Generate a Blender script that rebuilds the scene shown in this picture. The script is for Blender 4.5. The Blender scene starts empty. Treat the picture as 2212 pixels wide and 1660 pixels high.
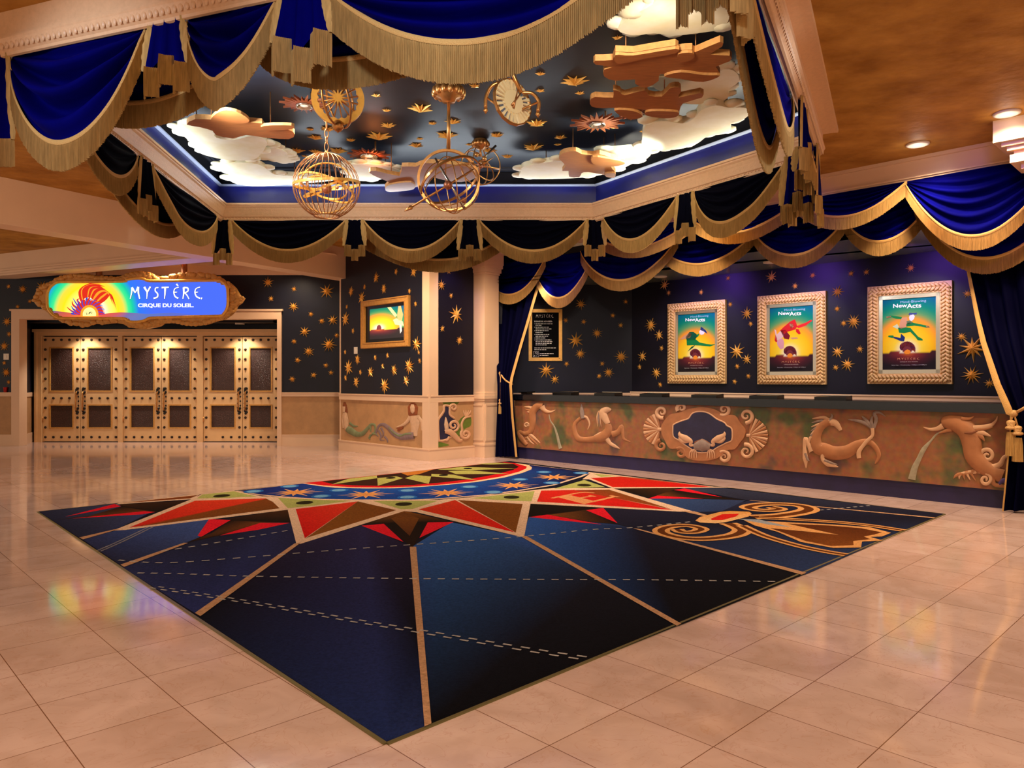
import bpy, bmesh, math, random
from mathutils import Vector, Matrix, noise
from mathutils.geometry import tessellate_polygon
random.seed(7)
S = bpy.context.scene
COL = S.collection
PI = math.pi
# ---- the photograph's projection: level view, horizon row 821, focal length 1600 px ----
F, CX, HY, H = 1600.0, 1106.0, 821.0, 1.40
def P(px, py, Y):
    return Vector(((px - CX) / F * Y, Y, H - (py - HY) / F * Y))
def HZ(px, py, z=0.0):                      # point of a horizontal plane at height z
    Y = (H - z) * F / (py - HY)
    return Vector(((px - CX) / F * Y, Y, z))
class Wall:
    """upright plane: local a runs along it, d stands out of it towards the room, z is height"""
    def __init__(s, p, q):
        s.o = Vector((p[0], p[1], 0)); u = Vector((q[0] - p[0], q[1] - p[1], 0)); s.len = u.length
        s.u = u.normalized(); s.n = Vector((s.u.y, -s.u.x, 0)); s.ang = math.atan2(s.u.y, s.u.x)
    def w(s, a, z, d=0.0):
        return s.o + s.u * a + s.n * d + Vector((0, 0, z))
    def px(s, x, y, d=0.0):                 # (a, z) where a sight line meets the plane d in front of the wall
        r = Vector(((x - CX) / F, 1.0, -(y - HY) / F))
        o = s.o + s.n * d - Vector((0, 0, H)); o = Vector((s.o.x + s.n.x * d, s.o.y + s.n.y * d, 0))
        t = (o.x * s.n.x + o.y * s.n.y) / (r.x * s.n.x + r.y * s.n.y)
        p = r * t
        return ((Vector((p.x, p.y, 0)) - o).dot(s.u), H + p.z)
    def W(s, x, y, d=0.0):
        a, z = s.px(x, y, d); return s.w(a, z, d)
    def M(s, a, z, d=0.0):
        return Matrix.Translation(s.w(a, z, d)) @ Matrix.Rotation(s.ang, 4, 'Z')
# ---- colour and materials ----
def lin(c):
    o = []
    for v in c[:3]:
        v = v / 255.0
        o.append(v / 12.92 if v <= 0.04045 else ((v + 0.055) / 1.055) ** 2.4)
    return (o[0], o[1], o[2], 1.0)
MATS = {}
def mat(name, col, rough=0.5, metal=0.0, var=0.0, vscale=6.0, bump=0.0, bscale=40.0, emit=None, estr=0.0,
        sheen=0.0, spec=0.5, col2=None, attr=None, stretch=(1, 1, 1), detail=4.0):
    m = bpy.data.materials.new(name); m.use_nodes = True; MATS[name] = m
    nt = m.node_tree; N = nt.nodes; L = nt.links; b = N['Principled BSDF']
    b.inputs['Roughness'].default_value = rough; b.inputs['Metallic'].default_value = metal
    b.inputs['Specular IOR Level'].default_value = spec
    c = lin(col); b.inputs['Base Color'].default_value = c
    src = None
    if attr:
        a = N.new('ShaderNodeAttribute'); a.attribute_name = attr; src = a.outputs['Color']
    tc = None
    if var or bump or col2:
        tc = N.new('ShaderNodeTexCoord'); mp = N.new('ShaderNodeMapping'); mp.inputs['Scale'].default_value = stretch
        L.new(tc.outputs['Object'], mp.inputs['Vector'])
    if var or col2:
        n = N.new('ShaderNodeTexNoise'); n.inputs['Scale'].default_value = vscale; n.inputs['Detail'].default_value = detail
        n.inputs['Roughness'].default_value = 0.6
        L.new(mp.outputs['Vector'], n.inputs['Vector'])
        if src is None:
            r = N.new('ShaderNodeValToRGB'); r.color_ramp.elements[0].position = 0.32; r.color_ramp.elements[1].position = 0.68
            c2 = lin(col2) if col2 else tuple(v * (1 - var) for v in c[:3]) + (1,)
            r.color_ramp.elements[0].color = c2; r.color_ramp.elements[1].color = c
            L.new(n.outputs['Fac'], r.inputs['Fac']); src = r.outputs['Color']
        else:
            mr = N.new('ShaderNodeMapRange'); mr.inputs['From Min'].default_value = 0.3; mr.inputs['From Max'].default_value = 0.7
            mr.inputs['To Min'].default_value = 1 - var; mr.inputs['To Max'].default_value = 1 + var
            L.new(n.outputs['Fac'], mr.inputs['Value'])
            mx = N.new('ShaderNodeVectorMath'); mx.operation = 'SCALE'
            L.new(src, mx.inputs[0]); L.new(mr.outputs['Result'], mx.inputs['Scale']); src = mx.outputs['Vector']
    if src is not None:
        L.new(src, b.inputs['Base Color'])
    if bump:
        n2 = N.new('ShaderNodeTexNoise'); n2.inputs['Scale'].default_value = bscale; n2.inputs['Detail'].default_value = 3
        L.new(mp.outputs['Vector'], n2.inputs['Vector'])
        bp = N.new('ShaderNodeBump'); bp.inputs['Strength'].default_value = bump; bp.inputs['Distance'].default_value = 0.02
        L.new(n2.outputs['Fac'], bp.inputs['Height']); L.new(bp.outputs['Normal'], b.inputs['Normal'])
    if sheen:
        b.inputs['Sheen Weight'].default_value = sheen; b.inputs['Sheen Roughness'].default_value = 0.35
        b.inputs['Sheen Tint'].default_value = (.004, .006, .8, 1)
    if estr:
        if emit is None and src is not None: L.new(src, b.inputs['Emission Color'])
        else: b.inputs['Emission Color'].default_value = lin(emit)
        b.inputs['Emission Strength'].default_value = estr
    return m
velvet = mat('blue_velvet', (0, 0, 86), 0.8, sheen=0.05, spec=0.03, var=0.3, vscale=3)
shaded_face = bpy.data.materials.new('shaded_face_velvet'); shaded_face.use_nodes = True  # blue velvet with one face blackened, painting in the far swags' shade
def _shaded_face(nt):
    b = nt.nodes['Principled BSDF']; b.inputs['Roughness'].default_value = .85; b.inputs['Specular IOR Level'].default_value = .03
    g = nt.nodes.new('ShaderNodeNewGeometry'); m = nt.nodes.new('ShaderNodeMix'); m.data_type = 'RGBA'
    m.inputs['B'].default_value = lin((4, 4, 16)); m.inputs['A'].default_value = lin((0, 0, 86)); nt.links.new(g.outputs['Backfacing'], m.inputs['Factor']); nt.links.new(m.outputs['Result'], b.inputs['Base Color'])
_shaded_face(shaded_face.node_tree)
shaded_velvet = mat('shaded_velvet', (3, 3, 30), 0.8, sheen=.05, spec=.03)  # near-black copy of the blue velvet: the curtains' shade put into the colour
frame_m = mat('poster_frame_paint', (228, 184, 122), .5, var=.15, vscale=20)
fringe_m = mat('gold_fringe', (196, 155, 92), 0.8, spec=0.1, var=0.34, vscale=60, stretch=(1, 1, .12))
braid_m = mat('gold_braid', (204, 158, 92), 0.7, spec=0.2, bump=0.5, bscale=160)
cream = mat('cream_paint', (228, 192, 158), 0.45, var=0.04, vscale=3)
beam_m = mat('beam_paint', (236, 202, 168), 0.36, var=0.05, vscale=2)
mould = mat('moulding_paint', (222, 178, 134), 0.42, var=0.1, vscale=25, bump=0.12, bscale=60)
wainscot = mat('tan_plaster', (190, 145, 98), 0.6, var=0.2, vscale=5, bump=0.12, bscale=90)
navy = mat('navy_wall', (17, 20, 38), 0.42, var=0.35, vscale=2.2, spec=0.35)
purple = mat('midnight_wall', (12, 9, 30), 0.5, var=0.35, vscale=2.0, spec=0.3)
gold = mat('gold_leaf', (248, 186, 86), 0.34, 0.3, var=0.2, vscale=14)
goldpaint = mat('gold_paint', (214, 156, 78), 0.45, 0.12, var=0.22, vscale=20, bump=0.25, bscale=90)
brass = mat('antique_brass', (214, 150, 84), 0.3, 0.8, var=0.25, vscale=20)
iron = mat('bronze_wire', (168, 112, 66), 0.35, 0.7)
copper = mat('copper_ball', (190, 118, 82), 0.35, 0.6, var=0.25, vscale=20)
wood_m = mat('stained_plywood', (168, 98, 44), 0.55, var=0.3, vscale=7, stretch=(1, 5, 5))
edge_m = mat('plywood_edge', (212, 152, 84), 0.6, var=0.25, vscale=30)
sun_m = mat('rust_paint', (142, 70, 32), 0.5, 0.1, var=0.2, vscale=10)
cloud_m = mat('cloud_paint', (244, 240, 216), 0.65, col2=(230, 220, 172), vscale=2.5)
notice_m = mat('notice_black', (6, 6, 7), .8, spec=.08)
black_m = mat('black_lacquer', (10, 9, 10), 0.3, spec=0.4)
stud_m = mat('dark_stud', (42, 24, 16), 0.28, 0.3)
steel = mat('brushed_steel', (196, 186, 168), 0.22, 0.95)
doorpaint = mat('door_paint', (226, 182, 128), 0.42, var=0.08, vscale=5)
leather = mat('embossed_leather', (74, 38, 25), 0.38, col2=(34, 17, 13), vscale=55, bump=0.9, bscale=70, spec=0.5)
granite = mat('blue_granite', (20, 22, 32), 0.12, col2=(3, 4, 8), vscale=45, detail=8)
kick_m = mat('purple_plinth', (34, 26, 74), 0.6, var=0.3, vscale=6)
rope_m = mat('gold_rope', (206, 158, 96), 0.6, bump=0.6, bscale=120)
plate_m = mat('white_plate', (232, 222, 206), 0.4)
redcup = mat('red_plastic', (176, 30, 26), 0.4)
painted = mat('painted_surface', (200, 200, 200), 0.55, attr='Col', var=0.12, vscale=9)
poster_m = mat('poster_print', (200, 200, 200), 0.6, attr='Col', spec=.1)
carpet_m = mat('carpet_pile', (30, 30, 50), 0.95, attr='Col', var=0.3, vscale=60, bump=0.6, bscale=260, spec=0.05, detail=8)
screen_m = mat('lit_screen', (0, 0, 0), 0.4, attr='Col', estr=0.8)
lamp_m = mat('lamp_glow', (255, 240, 215), 0.5, emit=(255, 236, 205), estr=14)
trim_w = mat('white_trim', (236, 226, 212), 0.4)
coffer_top = mat('coffer_ceiling_paint', (26, 28, 38), 0.46, var=0.3, vscale=2.5, spec=0.4, stretch=(1, 6, 1))
coffer_side = mat('coffer_side_paint', (20, 24, 112), 0.35, var=0.35, vscale=1.8, spec=0.5)
ceil_m = mat('venetian_plaster', (200, 148, 68), 0.6, spec=.2, col2=(148, 98, 28), vscale=2.2, bump=0.5, bscale=7, detail=14, stretch=(1, 1.25, 1))
# ---- mesh building ----
class MB:
    def __init__(s): s.v = []; s.f = []; s.m = []; s.c = []; s.mats = []; s.sm = []; s.hascol = False
    def mi(s, m):
        if m not in s.mats: s.mats.append(m)
        return s.mats.index(m)
    def add(s, vs, fs, m, cols=None, smooth=False):
        b = len(s.v); s.v += [Vector(v) for v in vs]; k = s.mi(m)
        for f in fs:
            s.f.append([i + b for i in f]); s.m.append(k); s.sm.append(smooth)
            if cols is None: s.c.append(None)
            else:
                s.hascol = True
                s.c.append([cols[i] for i in f] if isinstance(cols, list) else [cols] * len(f))
    def box(s, c, h, m, M=None):            # centre, half sizes
        vs = [Vector((c[0] + h[0] * x, c[1] + h[1] * y, c[2] + h[2] * z)) for x in (-1, 1) for y in (-1, 1) for z in (-1, 1)]
        if M: vs = [M @ v for v in vs]
        s.add(vs, [(0, 1, 3, 2), (4, 6, 7, 5), (0, 4, 5, 1), (2, 3, 7, 6), (0, 2, 6, 4), (1, 5, 7, 3)], m)
    def prism(s, poly, dv, m, side=None, cols=None):   # polygon of points pushed along dv
        n = len(poly); poly = [Vector(p) for p in poly]; top = [p + Vector(dv) for p in poly]
        s.add(poly + top, [tuple(range(n))[::-1], tuple(range(n, 2 * n))], m, cols)
        s.add(poly + top, [(i, (i + 1) % n, n + (i + 1) % n, n + i) for i in range(n)], side or m, cols)
    def tube(s, pts, r, m, sides=8, closed=False, taper=None):
        pts = [Vector(p) for p in pts]; n = len(pts); vs = []; prev = None
        for i, p in enumerate(pts):
            a = pts[(i + 1) % n] if (closed or i < n - 1) else pts[i]
            b = pts[i - 1] if (closed or i > 0) else pts[i]
            t = (a - b).normalized() if (a - b).length > 1e-9 else Vector((0, 0, 1))
            if prev is None: x = t.orthogonal().normalized()
            else:
                x = prev - t * prev.dot(t); x = x.normalized() if x.length > 1e-6 else t.orthogonal().normalized()
            prev = x; y = t.cross(x); rr = r if taper is None else r * taper[i]
            vs += [p + (x * math.cos(2 * PI * k / sides) + y * math.sin(2 * PI * k / sides)) * rr for k in range(sides)]
        fs = []
        for i in range(n if closed else n - 1):
            j = (i + 1) % n
            for k in range(sides):
                l = (k + 1) % sides; fs.append((i * sides + k, i * sides + l, j * sides + l, j * sides + k))
        if not closed: fs += [tuple(range(sides))[::-1], tuple(range((n - 1) * sides, n * sides))]
        s.add(vs, fs, m, smooth=True)
    def ring(s, c, R, r, m, M=None, n=48, sides=8):
        M = M or Matrix.Identity(3)
        s.tube([Vector(c) + M @ Vector((R * math.cos(2 * PI * i / n), R * math.sin(2 * PI * i / n), 0)) for i in range(n)], r, m, sides, True)
    def band(s, c, R, wd, th, m, M=None, n=56):        # flat hoop: width along its axis, thickness radial
        M = M or Matrix.Identity(3); vs = []
        for i in range(n):
            a = 2 * PI * i / n; e = Vector((math.cos(a), math.sin(a), 0))
            for dr, dz in ((-th, -wd), (th, -wd), (th, wd), (-th, wd)): vs.append(Vector(c) + M @ (e * (R + dr) + Vector((0, 0, dz))))
        fs = []
        for i in range(n):
            j = (i + 1) % n
            for k in range(4): l = (k + 1) % 4; fs.append((i * 4 + k, i * 4 + l, j * 4 + l, j * 4 + k))
        s.add(vs, fs, m)
    def lathe(s, c, prof, m, n=24, M=None):            # profile of (radius, height) round the z axis
        vs = []; M = M or Matrix.Identity(3)
        for r, z in prof:
            for k in range(n): a = 2 * PI * k / n; vs.append(Vector(c) + M @ Vector((r * math.cos(a), r * math.sin(a), z)))
        fs = [(i * n + k, i * n + (k + 1) % n, (i + 1) * n + (k + 1) % n, (i + 1) * n + k) for i in range(len(prof) - 1) for k in range(n)]
        fs += [tuple(range(n))[::-1], tuple(range((len(prof) - 1) * n, len(prof) * n))]
        s.add(vs, fs, m, smooth=True)
    def ball(s, c, r, m, n=14, sq=(1, 1, 1)):
        vs = []; k = n // 2
        for i in range(k + 1):
            th = PI * i / k
            for j in range(n): a = 2 * PI * j / n; vs.append(Vector(c) + Vector((r * sq[0] * math.sin(th) * math.cos(a), r * sq[1] * math.sin(th) * math.sin(a), r * sq[2] * math.cos(th))))
        s.add(vs, [(i * n + j, i * n + (j + 1) % n, (i + 1) * n + (j + 1) % n, (i + 1) * n + j) for i in range(k) for j in range(n)], m, smooth=True)
    def build(s, name, parent=None, loc=None, mw=None):
        """one mesh object from world-space points; with a parent they become local to it"""
        me = bpy.data.meshes.new(name)
        if parent is not None: inv = (WM[parent.name]).inverted()
        elif mw is not None: inv = mw.inverted()
        elif loc is not None: inv = Matrix.Translation(-Vector(loc))
        else: inv = Matrix.Identity(4)
        me.from_pydata([inv @ v for v in s.v], [], s.f)
        for m in s.mats: me.materials.append(m)
        me.polygons.foreach_set('material_index', s.m); me.polygons.foreach_set('use_smooth', s.sm)
        if s.hascol:
            ca = me.color_attributes.new('Col', 'FLOAT_COLOR', 'CORNER'); k = 0
            for f, c in zip(s.f, s.c):
                for j in range(len(f)):
                    ca.data[k].color = c[j] if c else (1, 1, 1, 1); k += 1
        me.validate(); me.update()
        o = bpy.data.objects.new(name, me); COL.objects.link(o)
        if parent is not None: o.parent = parent; WM[o.name] = WM[parent.name]
        else:
            w = mw if mw is not None else (Matrix.Translation(Vector(loc)) if loc is not None else Matrix.Identity(4))
            o.matrix_world = w; WM[o.name] = w.copy()
        return o
WM = {}
def tag(o, label=None, cat=None, group=None, kind=None):
    if label: o['label'] = label
    if cat: o['category'] = cat
    if group: o['group'] = group
    if kind: o['kind'] = kind
    return o
def thing(name, label, cat, loc, group=None, kind=None, ang=0.0):
    o = bpy.data.objects.new(name, None); COL.objects.link(o); o.empty_display_size = 0.1
    M = Matrix.Translation(Vector(loc)) @ Matrix.Rotation(ang, 4, 'Z')
    o.matrix_world = M; WM[o.name] = M
    return tag(o, label, cat, group, kind)
def struct(name, mb, label=None):
    return tag(mb.build(name), label, kind='structure')
ORD = ['first', 'second', 'third', 'fourth', 'fifth', 'sixth', 'seventh', 'eighth', 'ninth', 'tenth', 'eleventh', 'twelfth',
       'thirteenth', 'fourteenth', 'fifteenth', 'sixteenth', 'seventeenth', 'eighteenth', 'nineteenth', 'twentieth'] + ['twenty-' + w for w in
       ['first', 'second', 'third', 'fourth', 'fifth', 'sixth', 'seventh', 'eighth', 'ninth']]
def smooth_path(pts, k=6, closed=False):               # Catmull-Rom through the points
    pts = [Vector(p) for p in pts]; n = len(pts); out = []
    for i in range(n if closed else n - 1):
        g = lambda j: pts[j % n] if closed else pts[max(0, min(n - 1, j))]
        a, b, c, d = g(i - 1), g(i), g(i + 1), g(i + 2)
        for t in range(k):
            t /= k; out.append(0.5 * ((2 * b) + (c - a) * t + (2 * a - 5 * b + 4 * c - d) * t * t + (3 * b - a - 3 * c + d) * t ** 3))
    if not closed: out.append(pts[-1])
    return out
def text_polys(body, bold=0.0):
    cu = bpy.data.curves.new('lettering', 'FONT'); cu.body = body; cu.align_x = 'LEFT'; cu.offset = bold; cu.resolution_u = 4
    ob = bpy.data.objects.new('lettering', cu); me = bpy.data.meshes.new_from_object(ob)
    vs = [v.co.copy() for v in me.vertices]; fs = [tuple(p.vertices) for p in me.polygons]
    bpy.data.objects.remove(ob); bpy.data.curves.remove(cu); bpy.data.meshes.remove(me)
    return vs, fs
def put_text(mb, wall, body, a0, a1, z0, z1, d, m, col=None, bold=0.0):   # lettering stretched into a rectangle of a wall plane
    vs, fs = text_polys(body, bold)
    if not vs: return
    x0 = min(v.x for v in vs); x1 = max(v.x for v in vs); y0 = min(v.y for v in vs); y1 = max(v.y for v in vs)
    mb.add([wall.w(a0 + (v.x - x0) / (x1 - x0) * (a1 - a0), z0 + (v.y - y0) / (y1 - y0) * (z1 - z0), d) for v in vs], fs, m, lin(col) if col else None)
# ---- camera ----
cam = bpy.data.cameras.new('camera'); co = bpy.data.objects.new('camera', cam); COL.objects.link(co)
co.location = (0, 0, H); co.rotation_euler = (PI / 2, 0, 0)
cam.sensor_width = 36; cam.lens = F / 2212 * 36; cam.shift_y = -(830 - HY) / 2212; cam.clip_end = 200; cam.clip_start = 0.05
S.camera = co
S.view_settings.view_transform = 'Standard'; S.view_settings.look = 'None'; S.view_settings.gamma = 1.0
S.view_settings.use_curve_mapping = False; S.view_settings.exposure = 0.2
# ================= the setting =================
ZC = 4.0            # main ceiling
ZR = 3.71           # underside of the raised ceiling's ring
ZT = 4.49           # star ceiling
# --- floor: square marble tiles laid diagonally ---
def floor_material():
    m = bpy.data.materials.new('marble_tiles'); m.use_nodes = True; nt = m.node_tree; N = nt.nodes; L = nt.links; b = N['Principled BSDF']
    tc = N.new('ShaderNodeTexCoord'); mp = N.new('ShaderNodeMapping')
    mp.inputs['Rotation'].default_value = (0, 0, math.radians(-44.0))
    mp.inputs['Location'].default_value = (-1.63, -2.382 , 0)
    L.new(tc.outputs['Object'], mp.inputs['Vector'])
    br = N.new('ShaderNodeTexBrick'); br.offset = 0.0; br.squash = 1.0
    br.inputs['Scale'].default_value = 1.0; br.inputs['Brick Width'].default_value = 0.442; br.inputs['Row Height'].default_value = 0.442
    br.inputs['Mortar Size'].default_value = 0.0022; br.inputs['Mortar Smooth'].default_value = 0.2; br.inputs['Bias'].default_value = 0.0
    br.inputs['Color1'].default_value = lin((206, 180, 174)); br.inputs['Color2'].default_value = lin((194, 166, 158)); br.inputs['Mortar'].default_value = lin((120, 84, 66))
    L.new(mp.outputs['Vector'], br.inputs['Vector'])
    nz = N.new('ShaderNodeTexNoise'); nz.inputs['Scale'].default_value = 3.2; nz.inputs['Detail'].default_value = 8; nz.inputs['Distortion'].default_value = 1.2
    L.new(tc.outputs['Object'], nz.inputs['Vector'])
    cr = N.new('ShaderNodeValToRGB'); cr.color_ramp.elements[0].position = 0.35; cr.color_ramp.elements[0].color = (0.86, 0.81, 0.74, 1)
    cr.color_ramp.elements[1].position = 0.62; cr.color_ramp.elements[1].color = (1.05, 1.03, 1.0, 1)
    L.new(nz.outputs['Fac'], cr.inputs['Fac'])
    mx = N.new('ShaderNodeMix'); mx.data_type = 'RGBA'; mx.blend_type = 'MULTIPLY'; mx.inputs['Factor'].default_value = 0.75
    L.new(br.outputs['Color'], mx.inputs['A']); L.new(cr.outputs['Color'], mx.inputs['B'])
    # thin veins
    n2 = N.new('ShaderNodeTexNoise'); n2.inputs['Scale'].default_value = 5.0; n2.inputs['Detail'].default_value = 6; n2.inputs['Distortion'].default_value = 2.5
    L.new(tc.outputs['Object'], n2.inputs['Vector'])
    vr = N.new('ShaderNodeValToRGB'); e = vr.color_ramp.elements
    e[0].position = 0.485; e[0].color = (0, 0, 0, 1); e[1].position = 0.5; e[1].color = (1, 1, 1, 1); e3 = vr.color_ramp.elements.new(0.513); e3.color = (0, 0, 0, 1)
    L.new(n2.outputs['Fac'], vr.inputs['Fac'])
    m2 = N.new('ShaderNodeMix'); m2.data_type = 'RGBA'; m2.inputs['B'].default_value = lin((170, 118, 88))
    sc = N.new('ShaderNodeMath'); sc.operation = 'MULTIPLY'; sc.inputs[1].default_value = 0.3
    L.new(vr.outputs['Color'], sc.inputs[0]); L.new(sc.outputs[0], m2.inputs['Factor']); L.new(mx.outputs['Result'], m2.inputs['A'])
    L.new(m2.outputs['Result'], b.inputs['Base Color'])
    b.inputs['Roughness'].default_value = 0.075; b.inputs['Specular IOR Level'].default_value = 0.55
    return m
fl = MB(); fl.add([(-16, -5, 0), (13, -5, 0), (13, 19, 0), (-16, 19, 0)], [(0, 1, 2, 3)], floor_material()); struct('floor', fl)
# --- wall planes (plan traced on the floor) ---
YD = 15.7; YA = 16.7
WD = Wall((-16, YD), (-3.0, YD))                     # wall with the doors' opening
WA = Wall((-16, YA), (-3.0, YA))                     # back of the doors' alcove
WT = Wall((-3.41, 14.74), (-1.416, 12.73))           # wall with the monitor
WS = Wall((-1.416, 12.73), (-0.70, 13.45))           # short return beside the pillar
WN = Wall((-0.7, 13.77), (2.23, 13.77))              # end wall of the box office
WB = Wall((2.23, 13.77), (7.9, 8.10))                # back wall of the box office
WC = Wall((-0.32, 13.67), (6.6, 6.75))               # plane of the counter front, c = 13.35
def upright(mb, wall, a0, a1, z0, z1, d0, d1, m):
    pts = [wall.w(a, z, d) for a in (a0, a1) for z in (z0, z1) for d in (d0, d1)]
    mb.add(pts, [(0, 1, 3, 2), (4, 6, 7, 5), (0, 4, 5, 1), (2, 3, 7, 6), (0, 2, 6, 4), (1, 5, 7, 3)], m)
def panel_wall(name, wall, a0, a1, ztop, zrail0, zrail1, zbase, upm, lowm, base=True, d=0.02):
    w = MB(); upright(w, wall, a0, a1, zrail1 - 0.01, ztop, -0.12, 0, upm); upright(w, wall, a0, a1, 0, zrail1 - 0.01, -0.12, 0, lowm)
    return struct(name, w)
def rail(name, wall, a0, a1, z0, z1, d=0.03, extra=None):
    r = MB(); upright(r, wall, a0, a1, z0, z1, -0.005, d, cream); upright(r, wall, a0, a1, z1 - 0.02, z1, 0, d + 0.012, cream)
    return struct(name, r)
# door wall: left of the opening, right of it, header over it
AL, AR = WD.px(45, 800)[0], WD.px(600, 800)[0]
zop = 2.685
panel_wall('wall_left', WD, 0, AL - 0.16, 3.80, 1.05, 1.135, .24, navy, wainscot)
panel_wall('wall_back', WD, AR + 0.08, 13.0, 3.80, 1.05, 1.135, .24, navy, wainscot)
w = MB(); upright(w, WD, AL - 0.16, AR + 0.08, zop + 0.2, 3.62, -0.12, 0, navy); struct('wall_header', w)
w = MB(); upright(w, WD, 0, 13, 3.62, 4.0, -0.10, 0.03, beam_m); struct('wall_soffit', w)
rail('trim_1', WD, 0, AL - 0.16, 1.05, 1.135); rail('trim_2', WD, AR + 0.08, 12.7, 1.05, 1.135)
for k, (a, b) in enumerate(((0, AL - 0.16), (AR + 0.08, 12.75))):
    w = MB(); upright(w, WD, a, b, 0, 0.22, -0.005, 0.03, cream); upright(w, WD, a, b, .22, .24, -0.005, 0.04, cream); struct('baseboard_' + ('left', 'back')[k], w)
w = MB()                                            # cased opening round the doors' alcove
upright(w, WD, AL - 0.17, AL, 0, zop, -0.2, 0.05, cream); upright(w, WD, AR, AR + 0.09, 0, zop, -0.2, 0.05, cream)
upright(w, WD, AL - 0.17, AR + 0.09, zop, zop + 0.2, -0.2, 0.05, cream); upright(w, WD, AL - 0.2, AR + 0.12, zop + 0.17, zop + 0.21, -0.2, 0.07, cream)
struct('trim_3', w)
w = MB()                                            # alcove: back above the frame, left cheek, lid
AX0 = -10.8
w.add([(AX0 - .8, YA + .08, 0), (-4.9, YA + .08, 0), (-4.9, YA + .08, 3.2), (AX0 - .8, YA + .08, 3.2)], [(0, 1, 2, 3)], navy)
cheek = Wall((-10.47, YD + .2), (AX0 - 0.06, YA + .08))
cheek2 = Wall((AX0 - 0.06, YA + .08), (-10.47, YD + .2))
for wl in (cheek2,):
    upright(w, wl, 0, wl.len, 1.09, 3.2, 0.0, 0.1, navy); upright(w, wl, 0, wl.len, 0, 1.09, 0.0, 0.1, wainscot)
    upright(w, wl, 0, wl.len, 1.03, 1.12, -0.02, 0.1, cream); upright(w, wl, 0, wl.len, 0, 0.22, -0.02, 0.1, cream)
w.add([(AX0 - .8, YD, 3.0), (-4.9, YD, 3.0), (-4.9, YA + .1, 3.0), (AX0 - .8, YA + .1, 3.0)], [(0, 1, 2, 3)], navy)
w.add([(-4.93, YD, 0), (-4.93, YA + .1, 0), (-4.93, YA + .1, 3.0), (-4.93, YD, 3.0)], [(0, 1, 2, 3)], navy)
struct('wall_alcove', w)
# monitor wall and the short return, with the corner pilaster
panel_wall('wall_right', WT, 0, WT.len, ZC, 1.02, 1.13, .2, navy, wainscot)
panel_wall('wall_corner', WS, 0, WS.len, ZC, 1.02, 1.13, .2, purple, wainscot)
rail('trim_4', WT, -0.01, WT.len, 1.01, 1.13); rail('trim_5', WS, 0, WS.len, 1.01, 1.13)
w = MB(); upright(w, WT, -0.02, WT.len + .03, 0, .19, -.005, .035, cream); upright(w, WT, -0.02, WT.len + .03, .19, .21, -.005, .045, cream)
struct('baseboard_right', w)
w = MB(); upright(w, WS, -.03, WS.len, 0, .19, -.005, .035, cream); upright(w, WS, -.03, WS.len, .19, .21, -.005, .045, cream); struct('baseboard_corner', w)
w = MB(); upright(w, WT, WT.len - .17, WT.len + .028, 0.2, ZC, -.01, .028, cream); upright(w, WS, -.028, .17, 0.2, ZC, -.01, .028, cream); struct('trim_6', w)
w = MB(); upright(w, WT, -0.03, 0.012, 0, ZC, -.14, .006, cream); struct('trim_7', w)
w = MB(); w.add([(-3.42, 14.75, 0), (-3.42, 15.75, 0), (-3.42, 15.75, ZC), (-3.42, 14.75, ZC)], [(0, 1, 2, 3)], navy); struct('wall_return', w)
# box office shell
panel_wall('wall_end', WN, 0, WN.len, 3.3, 1.0, 1.12, .2, purple, wainscot)
panel_wall('wall_ticket', WB, 0, WB.len, 3.3, 1.06, 1.12, .2, purple, wainscot)
rail('trim_8', WN, 0, WN.len, 1.06, 1.16, .04); rail('trim_9', WB, 0, WB.len, 1.04, 1.185, .05)
w = MB(); zn = 3.17
q = [WC.w(-.2, zn, -.18), WC.w(WC.len, zn, -.18), WB.w(WB.len, zn), WB.w(0, zn), WN.w(0, zn)]
w.add(q, [(0, 1, 2, 3, 4)], mat('box_office_ceiling_paint', (96, 110, 104), 0.25, spec=.5)); w.add([p + Vector((0, 0, .06)) for p in q], [(0, 1, 2, 3, 4)], purple); struct('ceiling_box_office', w)
w = MB(); w.add([WC.w(WC.len, 0, -.2), WB.w(WB.len, 0), WB.w(WB.len, 3.3), WC.w(WC.len, 3.3, -.2)], [(0, 1, 2, 3)], purple); struct('wall_office_side', w)
# --- main ceiling with the opening for the raised part ---
V = [Vector((-4.22, 10.78, 0)), Vector((1.20, 10.78, 0)), Vector((3.16, 7.69, 0)), Vector((1.06, 3.60, 0)), Vector((-3.62, 5.305, 0))]
def offset_poly(poly, d):                            # outward for this clockwise ring (seen from above)
    n = len(poly); out = []
    for i in range(n):
        a, b, c = poly[i - 1], poly[i], poly[(i + 1) % n]
        e1 = (b - a).normalized(); e2 = (c - b).normalized()
        n1 = Vector((-e1.y, e1.x, 0)); n2 = Vector((-e2.y, e2.x, 0)); bi = (n1 + n2).normalized()
        out.append(b + bi * (d / max(0.2, bi.dot(n1))))
    return out
def sweep(mb, poly, prof, m, edges=None, smooth=False):
    n = len(poly); rings = [[p + Vector((0, 0, z)) for p in offset_poly(poly, o)] for o, z in prof]
    for i in range(n):
        if edges is not None and i not in edges: continue
        j = (i + 1) % n
        for k in range(len(prof) - 1):
            mb.add([rings[k][i], rings[k][j], rings[k + 1][j], rings[k + 1][i]], [(0, 1, 2, 3)], m)
outer = [Vector((-16, -5, 0)), Vector((13, -5, 0)), Vector((13, 19, 0)), Vector((-16, 19, 0))]
hole = offset_poly(V, 0.045)
tri = tessellate_polygon([outer, hole]); allp = outer + hole
w = MB(); w.add([p + Vector((0, 0, ZC)) for p in allp], [tuple(t) for t in tri], ceil_m)
cl = struct('ceiling', w)
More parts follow.
